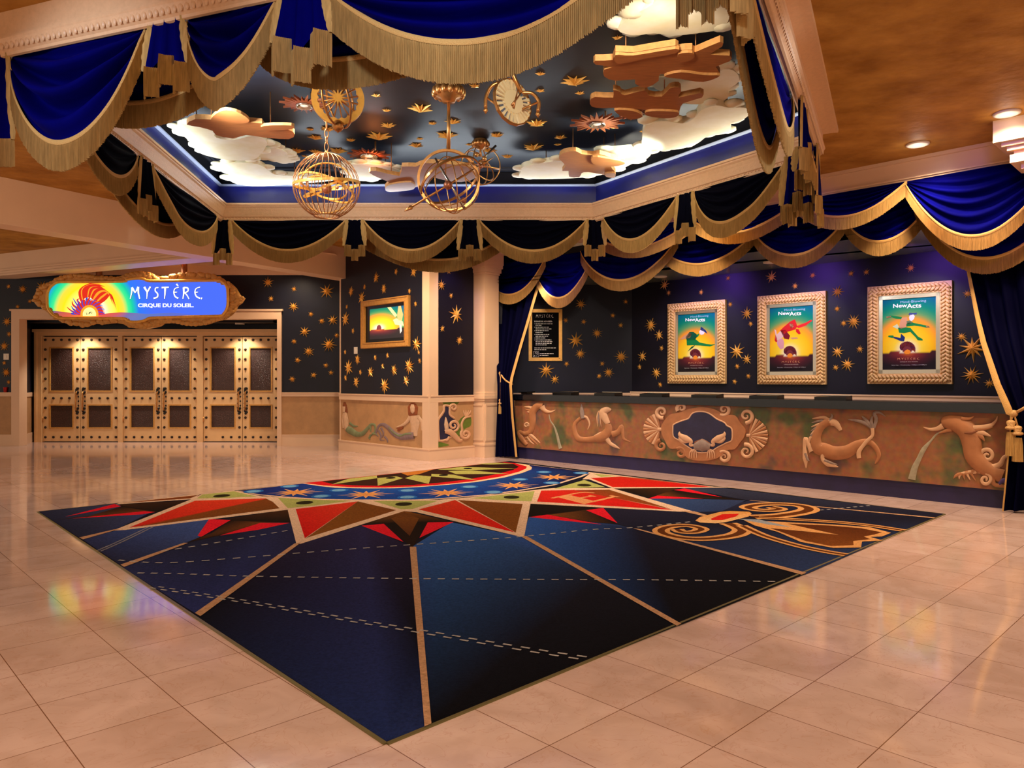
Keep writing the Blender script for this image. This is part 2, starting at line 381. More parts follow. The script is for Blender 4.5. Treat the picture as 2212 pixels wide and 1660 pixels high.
# ring: fascia outside, cornice inside
w = MB()
sweep(w, V, [(0, 3.71), (0.012, 3.70), (0.03, 3.705), (0.032, 3.725), (0.05, 3.74), (0.075, 3.79), (0.082, 3.80), (0.082, 3.812), (0.07, 3.82), (0.07, 3.835), (0.06, 3.84), (0.06, 4.06)], mould)
for i in (2, 3):                                     # egg-and-dart beads of the outer moulding
    O = offset_poly(V, 0.06); a, b = O[i], O[(i + 1) % 5]; L_ = (b - a).length; k = int(L_ / 0.05); e = (b - a).normalized()
    ang = math.atan2(e.y, e.x)
    for t in range(k):
        c = a + e * ((t + .5) * L_ / k) + Vector((0, 0, 3.765)); M = Matrix.Translation(c) @ Matrix.Rotation(ang, 4, 'Z')
        vs = []; nn = 6
        for r in range(4):
            th = PI / 2 * r / 3
            for q_ in range(nn + 1):
                ph = PI * q_ / nn
                vs.append(M @ Vector((.02 * math.sin(th) * math.cos(2 * ph), .011 * math.cos(th), .034 * math.sin(th) * math.sin(2 * ph))))
        w.add(vs, [(r * 7 + q_, r * 7 + q_ + 1, (r + 1) * 7 + q_ + 1, (r + 1) * 7 + q_) for r in range(3) for q_ in range(6)], mould, smooth=True)
struct('trim_10', w)
w = MB(); sweep(w, V, [(.055, 3.95), (.13, 3.965), (.20, 3.972), (.205, 4.0)], mould, (2,)); struct('trim_15', w)
w = MB()
sweep(w, V, [(0, 3.71), (-.012, 3.715), (-.015, 3.735), (-.004, 3.745), (-.006, 3.76), (-.022, 3.77), (-.03, 3.80), (-.045, 3.85), (-.06, 3.89), (-.075, 3.91), (-.078, 3.925), (-.09, 3.93), (-.092, 3.955), (0.02, 3.955), (0.05, 3.955)], mould)
for i in (0, 1, 4):                                  # beads along the cornice
    O = offset_poly(V, -0.004); a, b = O[i], O[(i + 1) % 5]; L_ = (b - a).length; k = int(L_ / 0.05); e = (b - a).normalized()
    for t in range(k): w.ball(a + e * ((t + .5) * L_ / k) + Vector((0, 0, 3.752)), .012, mould, 6)
struct('trim_11', w)
w = MB()
sweep(w, V, [(.05, 3.955), (.05, 4.235)], coffer_side)
struct('wall_coffer', w)
w = MB()
ledge = mat('coffer_moulding_paint', (150, 160, 186), .35)
sweep(w, V, [(.05, 4.23), (.01, 4.235), (.005, 4.25), (.02, 4.262), (.05, 4.27)], ledge); struct('trim_12', w)
w = MB(); sweep(w, V, [(.05, 4.26), (.07, 4.44)], coffer_top); sweep(w, V, [(.07, 4.44), (.0, 4.445), (-.005, 4.46), (-.03, 4.465), (-.035, 4.49)], coffer_top); struct('wall_coffer_upper', w)
w = MB(); O = offset_poly(V, .12); w.add([p + Vector((0, 0, ZT)) for p in O], [(0, 1, 2, 3, 4)], coffer_top); struct('ceiling_stars', w)
# --- beams ---
def beam(name, near0, near1, far0, far1, z0, z1, m):
    b = MB(); q = [near0, near1, far1, far0]
    lo = [Vector((p[0], p[1], z0)) for p in q]; hi = [Vector((p[0], p[1], z1)) for p in q]
    b.add(lo + hi, [(3, 2, 1, 0), (0, 1, 5, 4), (1, 2, 6, 5), (2, 3, 7, 6), (3, 0, 4, 7)], m)
    return struct(name, b)
d1 = Vector((3.355, 5.28)).normalized()
A0, A1 = Vector((-6.545, 9.47)) - d1 * 4, Vector((-3.19, 14.75)) + d1 * .05
nb = Vector((-d1.y, d1.x))
beam('beam_left', A0, A1, A0 + nb * .36, A1 + nb * .36 + d1 * .6, 3.40, ZC, beam_m)
B0, B1 = Vector((-12.6, 16.2)), Vector((-4.9, 12.72))
e2 = (B1 - B0).normalized(); n2 = Vector((-e2.y, e2.x))
beam('beam_entrance', B0, B1, B0 + n2 * .4, B1 + n2 * .4, 3.54, ZC, beam_m)
w = MB()                                             # moulding lines along the entrance beam
for k, (dz, dd) in enumerate(((.0, .03), (.05, .02), (.10, .035))):
    q = [B0 - n2 * dd, B1 - n2 * dd, B1 + n2 * .01, B0 + n2 * .01]
    lo = [Vector((p[0], p[1], 3.54 + dz)) for p in q]; hi = [p + Vector((0, 0, .03)) for p in lo]
    w.add(lo + hi, [(3, 2, 1, 0), (0, 1, 5, 4), (4, 5, 6, 7)], beam_m)
struct('trim_13', w)
w = MB(); w.add([(-9.5, 15.7, 3.82), (-3.4, 15.7, 3.82), (-3.4, 14.2, 3.82), (-5.2, 12.9, 3.82)], [(0, 1, 2, 3)], beam_m); struct('ceiling_entrance', w)
# beam over the box office
w = MB()
upright(w, WC, -.4, 9.75, 3.71, ZC + .0, -.2, 0.0, beam_m); upright(w, WC, -.4, 9.75, 3.71, 3.75, 0, .03, beam_m); upright(w, WC, -.4, 9.75, 3.75, 3.765, 0, .05, beam_m); upright(w, WC, -.4, 9.75, 3.96, 4.0, 0, .04, beam_m)
struct('beam_box_office', w)
w = MB(); upright(w, WC, -.4, 9.75, 3.2, 3.72, -.5, -.44, purple); struct('wall_office_header', w)
# --- square pillar left of the box office ---
pc = Vector((-.49, 13.52, 0)); PM = Matrix.Translation(pc) @ Matrix.Rotation(math.radians(45), 4, 'Z')
w = MB()
for hw, z0, z1 in ((.20, 0, .22), (.21, .22, .25), (.185, .25, 1.02), (.2, 1.02, 1.06), (.215, 1.06, 1.12), (.2, 1.12, 1.17), (.175, 1.17, 3.3), (.19, 3.3, 3.34), (.21, 3.34, 3.42), (.23, 3.42, 3.48), (.24, 3.48, ZC)):
    w.box((0, 0, (z0 + z1) / 2), (hw, hw, (z1 - z0) / 2), cream, PM)
for s in range(4):                                   # raised frames of the pedestal panels
    R_ = PM @ Matrix.Rotation(PI / 2 * s, 4, 'Z')
    for c, h in (((0, -.19, .32), (.15, .006, .015)), ((0, -.19, .95), (.15, .006, .015)), ((-.15, -.19, .635), (.012, .006, .33)), ((.15, -.19, .635), (.012, .006, .33))): w.box(c, h, cream, R_)
struct('pillar', w)
# --- column at the right with its capital under the ceiling ---
cp = Vector((4.83, 7.44, 0)); CM = Matrix.Translation(cp) @ Matrix.Rotation(math.radians(-45), 4, 'Z')
w = MB()
for ins, z0, z1 in ((0, 3.78, 4.0), (.06, 3.74, 3.78), (.10, 3.70, 3.74), (.15, 3.66, 3.70), (.12, 3.58, 3.66), (.2, 3.52, 3.58), (.26, 3.44, 3.52), (.32, 0.25, 3.44), (.26, 0, .25)):
    s = 1.1; w.box((s / 2, s / 2, (z0 + z1) / 2), (s / 2 - ins, s / 2 - ins, (z1 - z0) / 2), cream, CM)
struct('column_right', w)
# ================= doors =================
def ax(x): return WA.px(x, 850)[0]
DTOP = 2.37
w = MB()                                             # door frame with posts and head
xs = [(77, 93), (258, 267), (428, 440), (603, 612)]
for a, b in xs: upright(w, WA, ax(a), ax(b), 0, DTOP + .02, -.05, .06, doorpaint)
upright(w, WA, ax(77), ax(612), DTOP + .02, DTOP + .12, -.05, .06, doorpaint); upright(w, WA, ax(75), ax(612), DTOP + .10, DTOP + .17, -.05, .10, doorpaint)
upright(w, WA, ax(79), ax(84), 0, DTOP + .1, .06, .08, doorpaint)
struct('trim_14', w)
leaves = [(93.5, 174.6, 0), (175.4, 257.5, 1), (267.5, 349, 0), (350, 427.5, 1), (440.5, 524, 0), (525, 603, 1)]
def leaf(idx, x0, x1, right):
    a0, a1 = ax(x0), ax(x1); W_ = a1 - a0
    root = thing('door_%d' % (idx + 1), None, None, WA.w(a0, 0, 0), kind='structure')
    z0 = 0.015
    m = MB(); st = .145                              # stiles and rails around two sunk panels
    p = [(st, W_ - st, 1.13, 2.14), (st, W_ - st, .30, .85)]
    upright(m, WA, a0 + .002, a0 + st, z0, DTOP, -.03, .02, doorpaint); upright(m, WA, a1 - st, a1 - .002, z0, DTOP, -.03, .02, doorpaint)
    for zz in ((z0, .30), (.85, 1.13), (2.14, DTOP)): upright(m, WA, a0 + st, a1 - st, zz[0], zz[1], -.03, .02, doorpaint)
    slab = m.build('door_slab', root)
    for (u0, u1, b0, b1) in p:
        m = MB(); upright(m, WA, a0 + u0 + .03, a0 + u1 - .03, b0 + .03, b1 - .03, -.02, .004, leather); o = m.build('leather_panel', root)
        m = MB()
        for q in ((u0, u0 + .03, b0, b1), (u1 - .03, u1, b0, b1), (u0 + .03, u1 - .03, b0, b0 + .03), (u0 + .03, u1 - .03, b1 - .03, b1)):
            upright(m, WA, a0 + q[0], a0 + q[1], q[2], q[3], -.02, .03, goldpaint)
        m.build('panel_moulding', o)
    c0, c1 = .062, W_ - .062                          # studs
    rows = [.11 + i * (2.30 - .11) / 10 for i in range(11)]
    cols = [c0 + i * (c1 - c0) / 4 for i in range(5)]
    hs = 4 if not right else 0
    pts = set()
    for i, z in enumerate(rows):
        for j, c in enumerate(cols):
            if i in (0, 10) or j in (0, 4) or (i == 4): 
                if j == hs and i in (3, 4): continue
                pts.add((c, z))
    first = None
    for c, z in sorted(pts):
        if idx == 4 and abs(z - rows[0]) < .01 and abs(c - cols[1]) < .01: continue
        if first is None:
            m = MB(); m.lathe(WA.w(a0 + c, z, .02), [(.030, 0), (.029, .010), (.022, .019), (.010, .024), (.001, .025)], stud_m, 12, Matrix.Rotation(PI / 2, 3, 'X'))
            first = m.build('stud', slab); fc = (c, z)
        else:
            o = first.copy(); COL.objects.link(o); o.parent = slab; o.location = first.location + Vector((c - fc[0], 0, z - fc[1]))
    m = MB(); hc = a0 + (W_ - .07 if not right else .07)   # dragon-like cast pull
    m.tube([WA.w(hc, .70, .03), WA.w(hc, .74, .075), WA.w(hc, .92, .085), WA.w(hc, 1.10, .075), WA.w(hc, 1.15, .03)], .016, brass, 8)
    for z in (.70, 1.15):
        for k in range(5): m.ball(WA.w(hc + .022 * math.sin(k * 1.9), z + (k - 2) * .028, .03), .03, black_m, 8, (1, .7, 1))
    for k in range(7): m.ball(WA.w(hc + (.03 if k % 2 else -.03), .77 + k * .05, .028), .019, black_m, 8, (1, .8, 1.2))
    m.build('pull_handle', root)
    for z in (.45, 1.55) if True else ():             # hinge knuckles
        m = MB(); hx = a0 if not right else a1; m.tube([WA.w(hx, z, .03), WA.w(hx, z + .12, .03)], .013, brass, 8); m.build('hinge', root)
for i, (a, b, r) in enumerate(leaves): leaf(i, a, b, r)
for i, cx in enumerate((171, 343, 518)):              # downlights over each pair of doors
    c = P(cx, 700, 16.38); c.z = 2.62
    t = thing('recessed_downlight', 'recessed downlight above the %s pair of studded doors' % ('left', 'middle', 'right')[i], 'downlight', c, 'downlights over the doors')
    m = MB(); m.lathe(c, [(.10, 0), (.10, .03), (.075, .03), (.07, .0), (.10, 0)], trim_w, 20); m.build('trim_ring', t)
    m = MB(); m.lathe(c, [(.07, .012), (.07, .02)], lamp_m, 20); m.build('lamp', t)
w = MB(); w.box(((WA.w(ax(77), 0)).x / 2 + WA.w(ax(612), 0).x / 2, 16.4, 2.68), (2.75, .28, .03), navy); struct('ceiling_alcove', w)
# ================= hanging show sign =================
YS = 15.0
PS = Wall((-16, YS), (0, YS))
def sz(x, y): return PS.px(70 + x / 4.706, 575 + y / 4.706)     # from the sign's own drawing grid
def sp(x, y, d): a, z = sz(x, y); return PS.w(a, z, d)
fr = [(5, 350), (50, 240), (110, 195), (180, 170), (230, 135), (280, 112), (380, 84), (480, 82), (560, 90), (640, 110), (700, 105), (790, 108), (860, 112), (920, 98), (960, 76), (1010, 64), (1060, 52), (1120, 50), (1190, 64), (1240, 90), (1340, 110), (1430, 92), (1520, 76), (1600, 70), (1720, 72), (1800, 82), (1860, 94), (1920, 118), (1960, 150), (2010, 172), (2060, 220), (2100, 290), (2150, 325), (2120, 372), (2080, 400), (2050, 460), (2010, 500), (1950, 540), (1860, 560), (1780, 590), (1680, 604), (1590, 600), (1500, 582), (1410, 576), (1330, 582), (1290, 610), (1240, 622), (1150, 640), (1060, 636), (990, 626), (930, 592), (840, 576), (760, 584), (700, 592), (620, 584), (560, 604), (500, 618), (440, 600), (380, 598), (300, 566), (220, 530), (190, 500), (110, 432), (60, 400)]
face = [(165, 300), (175, 255), (200, 215), (240, 182), (290, 165), (500, 165), (930, 160), (965, 146), (1000, 136), (1055, 130), (1110, 130), (1160, 140), (1200, 155), (1500, 153), (1880, 150), (1920, 155), (1960, 178), (1985, 215), (1994, 260), (1996, 340), (1994, 400), (1980, 450), (1950, 490), (1910, 510), (1660, 515), (1400, 524), (1210, 530), (1170, 548), (1130, 562), (1070, 570), (1010, 568), (970, 552), (940, 535), (600, 535), (320, 533), (270, 525), (220, 495), (190, 460), (170, 420), (165, 380)]
sign = thing('show_sign', 'long glowing show sign in a carved gold frame hung over the studded doors', 'sign', PS.w(*sz(1080, 620)))
m = MB(); m.prism([sp(x, y, -.10) for x, y in fr], PS.n * .12, goldpaint)
pts = smooth_path([sp(x, y, .02) for x, y in fr], 3, True)
for i, p in enumerate(pts):                           # carved leaf edge
    q = sp(1080, 340, .02); e = (q - p); e = e.normalized() * .06
    m.ball(p + e * (.6 + .5 * (i % 3)), .05 + .02 * ((i * 7) % 3) / 2, goldpaint, 8, (1.1, .45, .8))
m.tube(smooth_path([sp(x, y, .045) for x, y in face], 2, True), .03, gold, 8, True)
m.build('carved_frame', sign)
EC = {}
def em(name, col, s=1.0, ramp=None):
    k = bpy.data.materials.new(name); k.use_nodes = True; b = k.node_tree.nodes['Principled BSDF']
    b.inputs['Base Color'].default_value = (0, 0, 0, 1); b.inputs['Roughness'].default_value = .4; b.inputs['Specular IOR Level'].default_value = .2
    b.inputs['Emission Color'].default_value = lin(col); b.inputs['Emission Strength'].default_value = s
    return k
def dusk_material(name, sc, sx, strength, stops):
    """printed sunrise: rings of colour round the sun, in the panel's own metres"""
    k = bpy.data.materials.new(name); k.use_nodes = True; nt = k.node_tree; N = nt.nodes; L = nt.links; b = N['Principled BSDF']
    tc = N.new('ShaderNodeTexCoord'); mp = N.new('ShaderNodeMapping'); mp.vector_type = 'POINT'
    mp.inputs['Location'].default_value = (-sc[0] * sx, 0, -sc[1]); mp.inputs['Scale'].default_value = (sx, 0, 1)
    L.new(tc.outputs['Object'], mp.inputs['Vector'])
    ln = N.new('ShaderNodeVectorMath'); ln.operation = 'LENGTH'; L.new(mp.outputs['Vector'], ln.inputs[0])
    r = N.new('ShaderNodeValToRGB'); mx = stops[-1][0]
    dv = N.new('ShaderNodeMath'); dv.operation = 'DIVIDE'; dv.inputs[1].default_value = mx; L.new(ln.outputs['Value'], dv.inputs[0]); L.new(dv.outputs[0], r.inputs['Fac'])
    el = r.color_ramp.elements
    while len(el) < len(stops): el.new(.5)
    for e, (p_, c) in zip(el, stops): e.position = p_ / mx
    for e, (p_, c) in zip(el, stops): e.color = lin(c)
    if strength: 
        L.new(r.outputs['Color'], b.inputs['Emission Color']); b.inputs['Emission Strength'].default_value = strength; b.inputs['Base Color'].default_value = (0, 0, 0, 1)
    else: L.new(r.outputs['Color'], b.inputs['Base Color'])
    b.inputs['Roughness'].default_value = .35; b.inputs['Specular IOR Level'].default_value = .2
    return k
u = 1 / 4.706 / F * YS                                # metres per drawing unit
so = WM[sign.name].translation; ca, cz = sz(600, 480); cpt = PS.w(ca, cz)
dm = dusk_material('sign_sunrise', (cpt.x - so.x, cpt.z - so.z), 1.0, 1.15, [(0, (255, 252, 240)), (130 * u, (255, 250, 225)), (190 * u, (255, 240, 120)), (280 * u, (255, 214, 20)), (335 * u, (240, 205, 60)), (385 * u, (60, 220, 130)), (430 * u, (10, 190, 150)), (490 * u, (40, 110, 225)), (640 * u, (64, 98, 240)), (1300 * u, (66, 100, 246))])
m = MB(); m.prism([sp(x, y, .0) for x, y in face], PS.n * .03, dm); sface = m.build('lit_face', sign)
m = MB()                                              # low hills along the foot of the picture
hill = [(168, 460), (230, 458), (330, 468), (400, 478), (470, 482), (520, 505), (600, 512), (660, 500), (760, 484), (900, 472), (1000, 476), (1100, 484), (1180, 488), (1300, 482), (1420, 476), (1560, 486), (1660, 500)]
low = [(185, 455), (200, 480), (240, 512), (320, 531), (400, 534), (470, 534), (520, 534), (600, 534), (660, 534), (760, 534), (935, 535), (970, 552), (1070, 568), (1180, 545), (1300, 527), (1500, 522), (1660, 514)]
hc = [(96, 90, 140), (110, 90, 140), (200, 90, 80), (225, 95, 70), (240, 110, 60), (250, 130, 40), (255, 160, 40), (250, 120, 50), (235, 90, 70), (215, 90, 90), (120, 110, 170), (110, 120, 185), (96, 120, 190), (92, 116, 200), (90, 110, 205), (84, 108, 215), (70, 104, 230)]
ha = bpy.data.materials.new('sign_hills'); ha.use_nodes = True; b_ = ha.node_tree.nodes['Principled BSDF']; at_ = ha.node_tree.nodes.new('ShaderNodeAttribute'); at_.attribute_name = 'Col'
ha.node_tree.links.new(at_.outputs['Color'], b_.inputs['Emission Color']); b_.inputs['Emission Strength'].default_value = .9; b_.inputs['Base Color'].default_value = (0, 0, 0, 1)
for i in range(len(hill) - 1):
    m.add([sp(*hill[i], .0315), sp(*hill[i + 1], .0315), sp(*low[i + 1], .0315), sp(*low[i], .0315)], [(0, 1, 2, 3)], ha, [lin(hc[i]), lin(hc[i + 1]), lin(hc[i + 1]), lin(hc[i])])
m.build('painted_hills', sface)
def blade(mb, P0, pts, wd, m, d, col=None):          # tapering brush stroke on a plane; pts in drawing units
    pp = smooth_path([Vector((x, y, 0)) for x, y in pts], 5); n = len(pp); L_ = []; R_ = []
    for i, p in enumerate(pp):
        t = (pp[min(i + 1, n - 1)] - pp[max(i - 1, 0)]).normalized(); nn = Vector((-t.y, t.x, 0))
        ww = wd * (1 - (i / (n - 1))) ** .8 * (0.35 + .65 * min(1, i / (n * .25))) * .5 + .3
        L_.append(p + nn * ww); R_.append(p - nn * ww)
    for i in range(n - 1):
        mb.add([P0(L_[i].x, L_[i].y, d), P0(L_[i + 1].x, L_[i + 1].y, d), P0(R_[i + 1].x, R_[i + 1].y, d), P0(R_[i].x, R_[i].y, d)], [(0, 1, 2, 3)], m, lin(col) if col else None)
red_e, blue_e, orange_e, white_e, dark_e, yel_e = em('sign_red', (226, 44, 26), .95), em('sign_blue', (66, 72, 200), .9), em('sign_orange', (250, 160, 40), 1), em('sign_white', (255, 252, 246), 1.25), em('sign_ink', (24, 24, 60), .6), em('sign_glow', (255, 236, 150), 1.1)
m = MB()                                              # plumed sun crest
cx, cy = 590, 490
for k in range(15):                                   # blue quills at the left of the crest
    th = math.radians(98 + k * 6.6); r = 80; e1, e2 = 75 + 30 * math.sin(k * 2.3), 130 + 34 * math.sin(k * 1.7)
    blade(m, sp, [(cx + r * math.cos(th), min(486, cy - r * math.sin(th))), (cx + (r + e1) * math.cos(th - .1), min(486, cy - (r + e1) * math.sin(th - .1))), (cx + (r + e2) * math.cos(th - .26), min(486, max(176, cy - (r + e2) * math.sin(th - .26))))], 30, blue_e if k % 3 else red_e, .033 + .0002 * (k % 4))
for k in range(20):                                   # long red plumes sweeping up and falling to the right
    t_ = k / 19; s0 = (505 + t_ * 165, 390 - 90 * math.sin(PI * (t_ * .8 + .1)) + 40 * t_); p1_ = (500 + t_ * 250, 250 - 60 * math.sin(PI * t_) + 90 * t_); p2_ = (600 + t_ * 210, 186 + 110 * t_ ** 1.4); p3_ = (700 + t_ * 160 + 10 * math.sin(k * 3), 190 + 240 * t_ ** 1.5 + 16 * math.sin(k * 2.1))
    blade(m, sp, [s0, p1_, p2_, p3_], 44 - 16 * t_, (red_e, red_e, orange_e)[k % 3] if k % 5 else red_e, .0338 + .0002 * (k % 5))
for k in range(40):                                   # ruff nearest the disc
    th = math.radians(200 - k * 5.6); r = 84
    blade(m, sp, [(cx + r * math.cos(th), min(492, cy - r * math.sin(th))), (cx + (r + 40) * math.cos(th - .12), min(492, cy - (r + 40) * math.sin(th - .12))), (cx + (r + 78) * math.cos(th - .3), min(492, cy - (r + 78) * math.sin(th - .3)))], 22, red_e if k % 3 else blue_e, .0345)
m.build('plume_crest', sface)
m = MB()
m.prism([sp(cx + 96 * math.cos(2 * PI * k / 28) * (.95), min(512, cy - 92 * math.sin(2 * PI * k / 28)), .0352) for k in range(28)], PS.n * .001, orange_e)
m.prism([sp(cx + 72 * math.cos(2 * PI * k / 28) * (.95), min(510, cy + 6 - 74 * math.sin(2 * PI * k / 28)), .0364) for k in range(28)], PS.n * .001, yel_e)
blade(m, sp, [(560, 476), (566, 496), (558, 500)], 6, dark_e, .039); blade(m, sp, [(582, 490), (600, 478), (622, 490)], 9, dark_e, .039); blade(m, sp, [(584, 480), (604, 468), (626, 476)], 6, dark_e, .039)
m.build('sun_disc', sface)
def strokes_word(mb, P0, d, strokes, m, col=None, tap=True):
    for pts, w0, w1 in strokes:
        pp = smooth_path([Vector((x, y, 0)) for x, y in pts], 5) if len(pts) > 2 else [Vector((pts[0][0], pts[0][1], 0)), Vector((pts[1][0], pts[1][1], 0))]
        n = len(pp)
        for i in range(n - 1):
            def off(j):
                t = (pp[min(j + 1, n - 1)] - pp[max(j - 1, 0)]).normalized(); ww = (w0 + (w1 - w0) * j / (n - 1)) * .5; return Vector((-t.y, t.x, 0)) * ww
            a, b = off(i), off(i + 1)
            mb.add([P0(*(pp[i] + a)[:2], d), P0(*(pp[i + 1] + b)[:2], d), P0(*(pp[i + 1] - b)[:2], d), P0(*(pp[i] - a)[:2], d)], [(0, 1, 2, 3)], m, lin(col) if col else None)
MYST = [([(1022, 220), (1018, 270), (1004, 335)], 14, 5), ([(1022, 220), (1055, 275)], 16, 8), ([(1055, 275), (1085, 215)], 6, 14), ([(1085, 215), (1086, 270), (1100, 335)], 16, 8),
        ([(1146, 215), (1175, 265)], 16, 10), ([(1208, 212), (1180, 262)], 12, 10), ([(1177, 262), (1172, 335)], 12, 4),
        ([(1290, 222), (1262, 226), (1258, 256), (1282, 285), (1278, 318), (1240, 330)], 8, 10),
        ([(1322, 222), (1395, 218)], 12, 8), ([(1358, 220), (1356, 280), (1352, 335)], 16, 5),
        ([(1496, 218), (1458, 232), (1446, 270), (1460, 312), (1492, 330)], 6, 10), ([(1440, 270), (1480, 268)], 12, 4), ([(1472, 186), (1492, 206)], 14, 4),
        ([(1546, 220), (1546, 280), (1538, 335)], 16, 6), ([(1546, 222), (1586, 226), (1588, 258), (1552, 276)], 12, 8), ([(1556, 274), (1580, 300), (1600, 338)], 10, 6),
        ([(1712, 216), (1672, 232), (1660, 270), (1676, 312), (1712, 330)], 6, 10), ([(1654, 270), (1692, 268)], 12, 4), ([(1722, 328), (1732, 334)], 14, 12)]
for i_, j_ in ((0, 4), (4, 7), (7, 8), (8, 10), (10, 13), (13, 16), (16, 19)):
    m = MB(); strokes_word(m, sp, .036, [(p, a * 1.35, b * 1.5) for p, a, b in MYST[i_:j_]], white_e); strokes_word(m, lambda x, y, d: sp(x + 3, y + 3, d), .034, [(p, a * 1.35, b * 1.5) for p, a, b in MYST[i_:j_]], dark_e); m.build('sign_letter', sface)
m = MB()
a0, z0 = sz(1082, 428); a1, z1 = sz(1648, 382); put_text(m, PS, 'CIRQUE DU SOLEIL.', a0, a1, z0, z1, .036, white_e, None, .03)
m.build('subtitle_lettering', sface)
for x in (210, 395):                                  # suspension rods
    m = MB(); p = PS.W(x, 596); m.tube([Vector((p.x, YS + .07, 3.3)), Vector((p.x, YS + .07, 3.83))], .06, wood_m, 8); m.build('hanging_rod', sign)
# ================= monitor in a gold frame =================
def onw(wl, x, y, d=0.0): a, z = wl.px(x, y, d); return a, z
a0, zt0 = onw(WT, 785, 653); a1, zt1 = onw(WT, 887, 637); zb = (onw(WT, 785, 754)[1] + onw(WT, 887, 749)[1]) / 2; zt = (zt0 + zt1) / 2
tv = thing('wall_monitor', 'glowing show monitor in a gilded frame on the dark star wall', 'monitor', WT.w((a0 + a1) / 2, zb, 0))
def picture_frame(root, wl, a0, a1, zb, zt, wd, d, m, name='frame', parts=True):
    f = MB()
    for q in ((a0, a0 + wd, zb, zt), (a1 - wd, a1, zb, zt), (a0 + wd, a1 - wd, zb, zb + wd), (a0 + wd, a1 - wd, zt - wd, zt)):
        upright(f, wl, *q, 0.0, d, m)
    for o, s in ((.012, .012), (wd - .02, .012)):
        for q in ((a0 + o, a0 + o + s, zb + o, zt - o), (a1 - o - s, a1 - o, zb + o, zt - o), (a0 + o, a1 - o, zb + o, zb + o + s), (a0 + o, a1 - o, zt - o - s, zt - o)): upright(f, wl, *q, d - .001, d + .012, m)
    return f.build(name, root)
picture_frame(tv, WT, a0, a1, zb, zt, .11, .06, goldpaint)
m = MB(); upright(m, WT, a0 + .11, a1 - .11, zb + .11, zt - .11, .0, .02, black_m); mcase = m.build('monitor_case', tv)
i0, i1, j0, j1 = a0 + .25, a1 - .15, zb + .17, zt - .17
def grid_img(mb, wl, i0, i1, j0, j1, d, fn, m, nx=24, ny=30):
    vs = []; cs = []
    for y in range(ny + 1):
        for x in range(nx + 1): vs.append(wl.w(i0 + (i1 - i0) * x / nx, j0 + (j1 - j0) * y / ny, d)); cs.append(lin(fn(x / nx, y / ny)))
    mb.add(vs, [(y * (nx + 1) + x, y * (nx + 1) + x + 1, (y + 1) * (nx + 1) + x + 1, (y + 1) * (nx + 1) + x) for y in range(ny) for x in range(nx)], m, cs)
def mixc(stops, t):
    for (p, c), (q, e) in zip(stops, stops[1:]):
        if t <= q: k = max(0, (t - p) / (q - p)); return tuple(c[i] + (e[i] - c[i]) * k for i in range(3))
    return stops[-1][1]
SUN = [(0, (255, 250, 235)), (.12, (255, 246, 200)), (.24, (255, 224, 60)), (.42, (250, 196, 24)), (.56, (235, 150, 50)), (.66, (90, 150, 90)), (.8, (0, 124, 100)), (1.0, (0, 84, 120)), (1.3, (10, 50, 120)), (2, (16, 30, 90))]
def dusk(sx, sy, hz, asp, scale=1.0):
    def fn(x, y):
        h = hz + .012 * math.sin(x * 7) + .03 * max(0, x - .55)
        if y < h: 
            t = min(1, math.hypot((x - sx) * 1.5, (h - y) * 4.5)); return mixc([(0, (232, 130, 40)), (.25, (140, 50, 46)), (.6, (76, 32, 40)), (1, (36, 30, 32))], t)
        return mixc(SUN, math.hypot((x - sx) * asp, (y - sy)) * 1.25 * scale)
    return fn
m = MB(); grid_img(m, WT, i0, i1, j0, j1, .022, dusk(.27, .34, .3, .8, 1.0), screen_m)
o = m.build('screen', mcase)
def poly_on(mb, wl, i0, i1, j0, j1, d, pts, col, m): mb.prism([wl.w(i0 + (i1 - i0) * x, j0 + (j1 - j0) * y, d) for x, y in pts], wl.n * .0006, m, None, lin(col))
m = MB()
for pts, c in (([(.52, 1), (.62, 1), (.80, .72), (.74, .66)], (230, 214, 150)), ([(.83, 1), (.90, 1), (.96, .72), (.93, .52), (.82, .55), (.80, .7)], (214, 170, 110)), ([(.68, .58), (.78, .62), (.95, .5), (.98, .36), (.74, .42)], (226, 208, 160)), ([(.86, .42), (.92, .4), (.93, .2), (.88, .12), (.87, .25)], (214, 206, 196)), ([(.2, .3), (.203, .35), (.218, .41), (.24, .445), (.262, .455), (.285, .47), (.30, .445), (.322, .44), (.333, .40), (.345, .37), (.343, .33), (.34, .3)], (120, 50, 56))):
    if c[0] == 120: m.build('acrobat_picture', mcase); m = MB()
    poly_on(m, WT, i0, i1, j0, j1, .0225, pts, c, screen_m)
m.build('sun_picture', mcase)
# ================= gold relief stars =================
def star_mesh(name, n, seed, deep=.26):
    rnd = random.Random(seed); vs = [(0, -deep, 0)]; fs = []
    for i in range(n):
        a = PI / 2 + 2 * PI * i / n; r = 1.0 if i % 2 == 0 else .74 + .1 * rnd.random()
        b = a + PI / n; vs += [(r * math.cos(a), -.01, r * math.sin(a)), (.30 * math.cos(b), -.05, .30 * math.sin(b))]
    for i in range(2 * n): fs.append((0, 1 + i, 1 + (i + 1) % (2 * n)))
    k = len(vs)
    vs += [(v[0], 0.0, v[2]) for v in vs[1:]]
    for i in range(2 * n): fs.append((1 + i, k + i, k + (i + 1) % (2 * n), 1 + (i + 1) % (2 * n)))
    fs.append(tuple(k + i for i in range(2 * n)))
    me = bpy.data.meshes.new(name); me.from_pydata(vs, [], fs); me.materials.append(gold); me.validate(); me.update(); return me
SM = [star_mesh('wall_star', 10, 1), star_mesh('wall_star', 9, 2), star_mesh('wall_star', 12, 3)]
CMs = [star_mesh('ceiling_star', 10, 4, .34), star_mesh('ceiling_star', 9, 5, .34)]
def size_word(r): return 'large' if r > .125 else ('medium' if r > .085 else 'small')
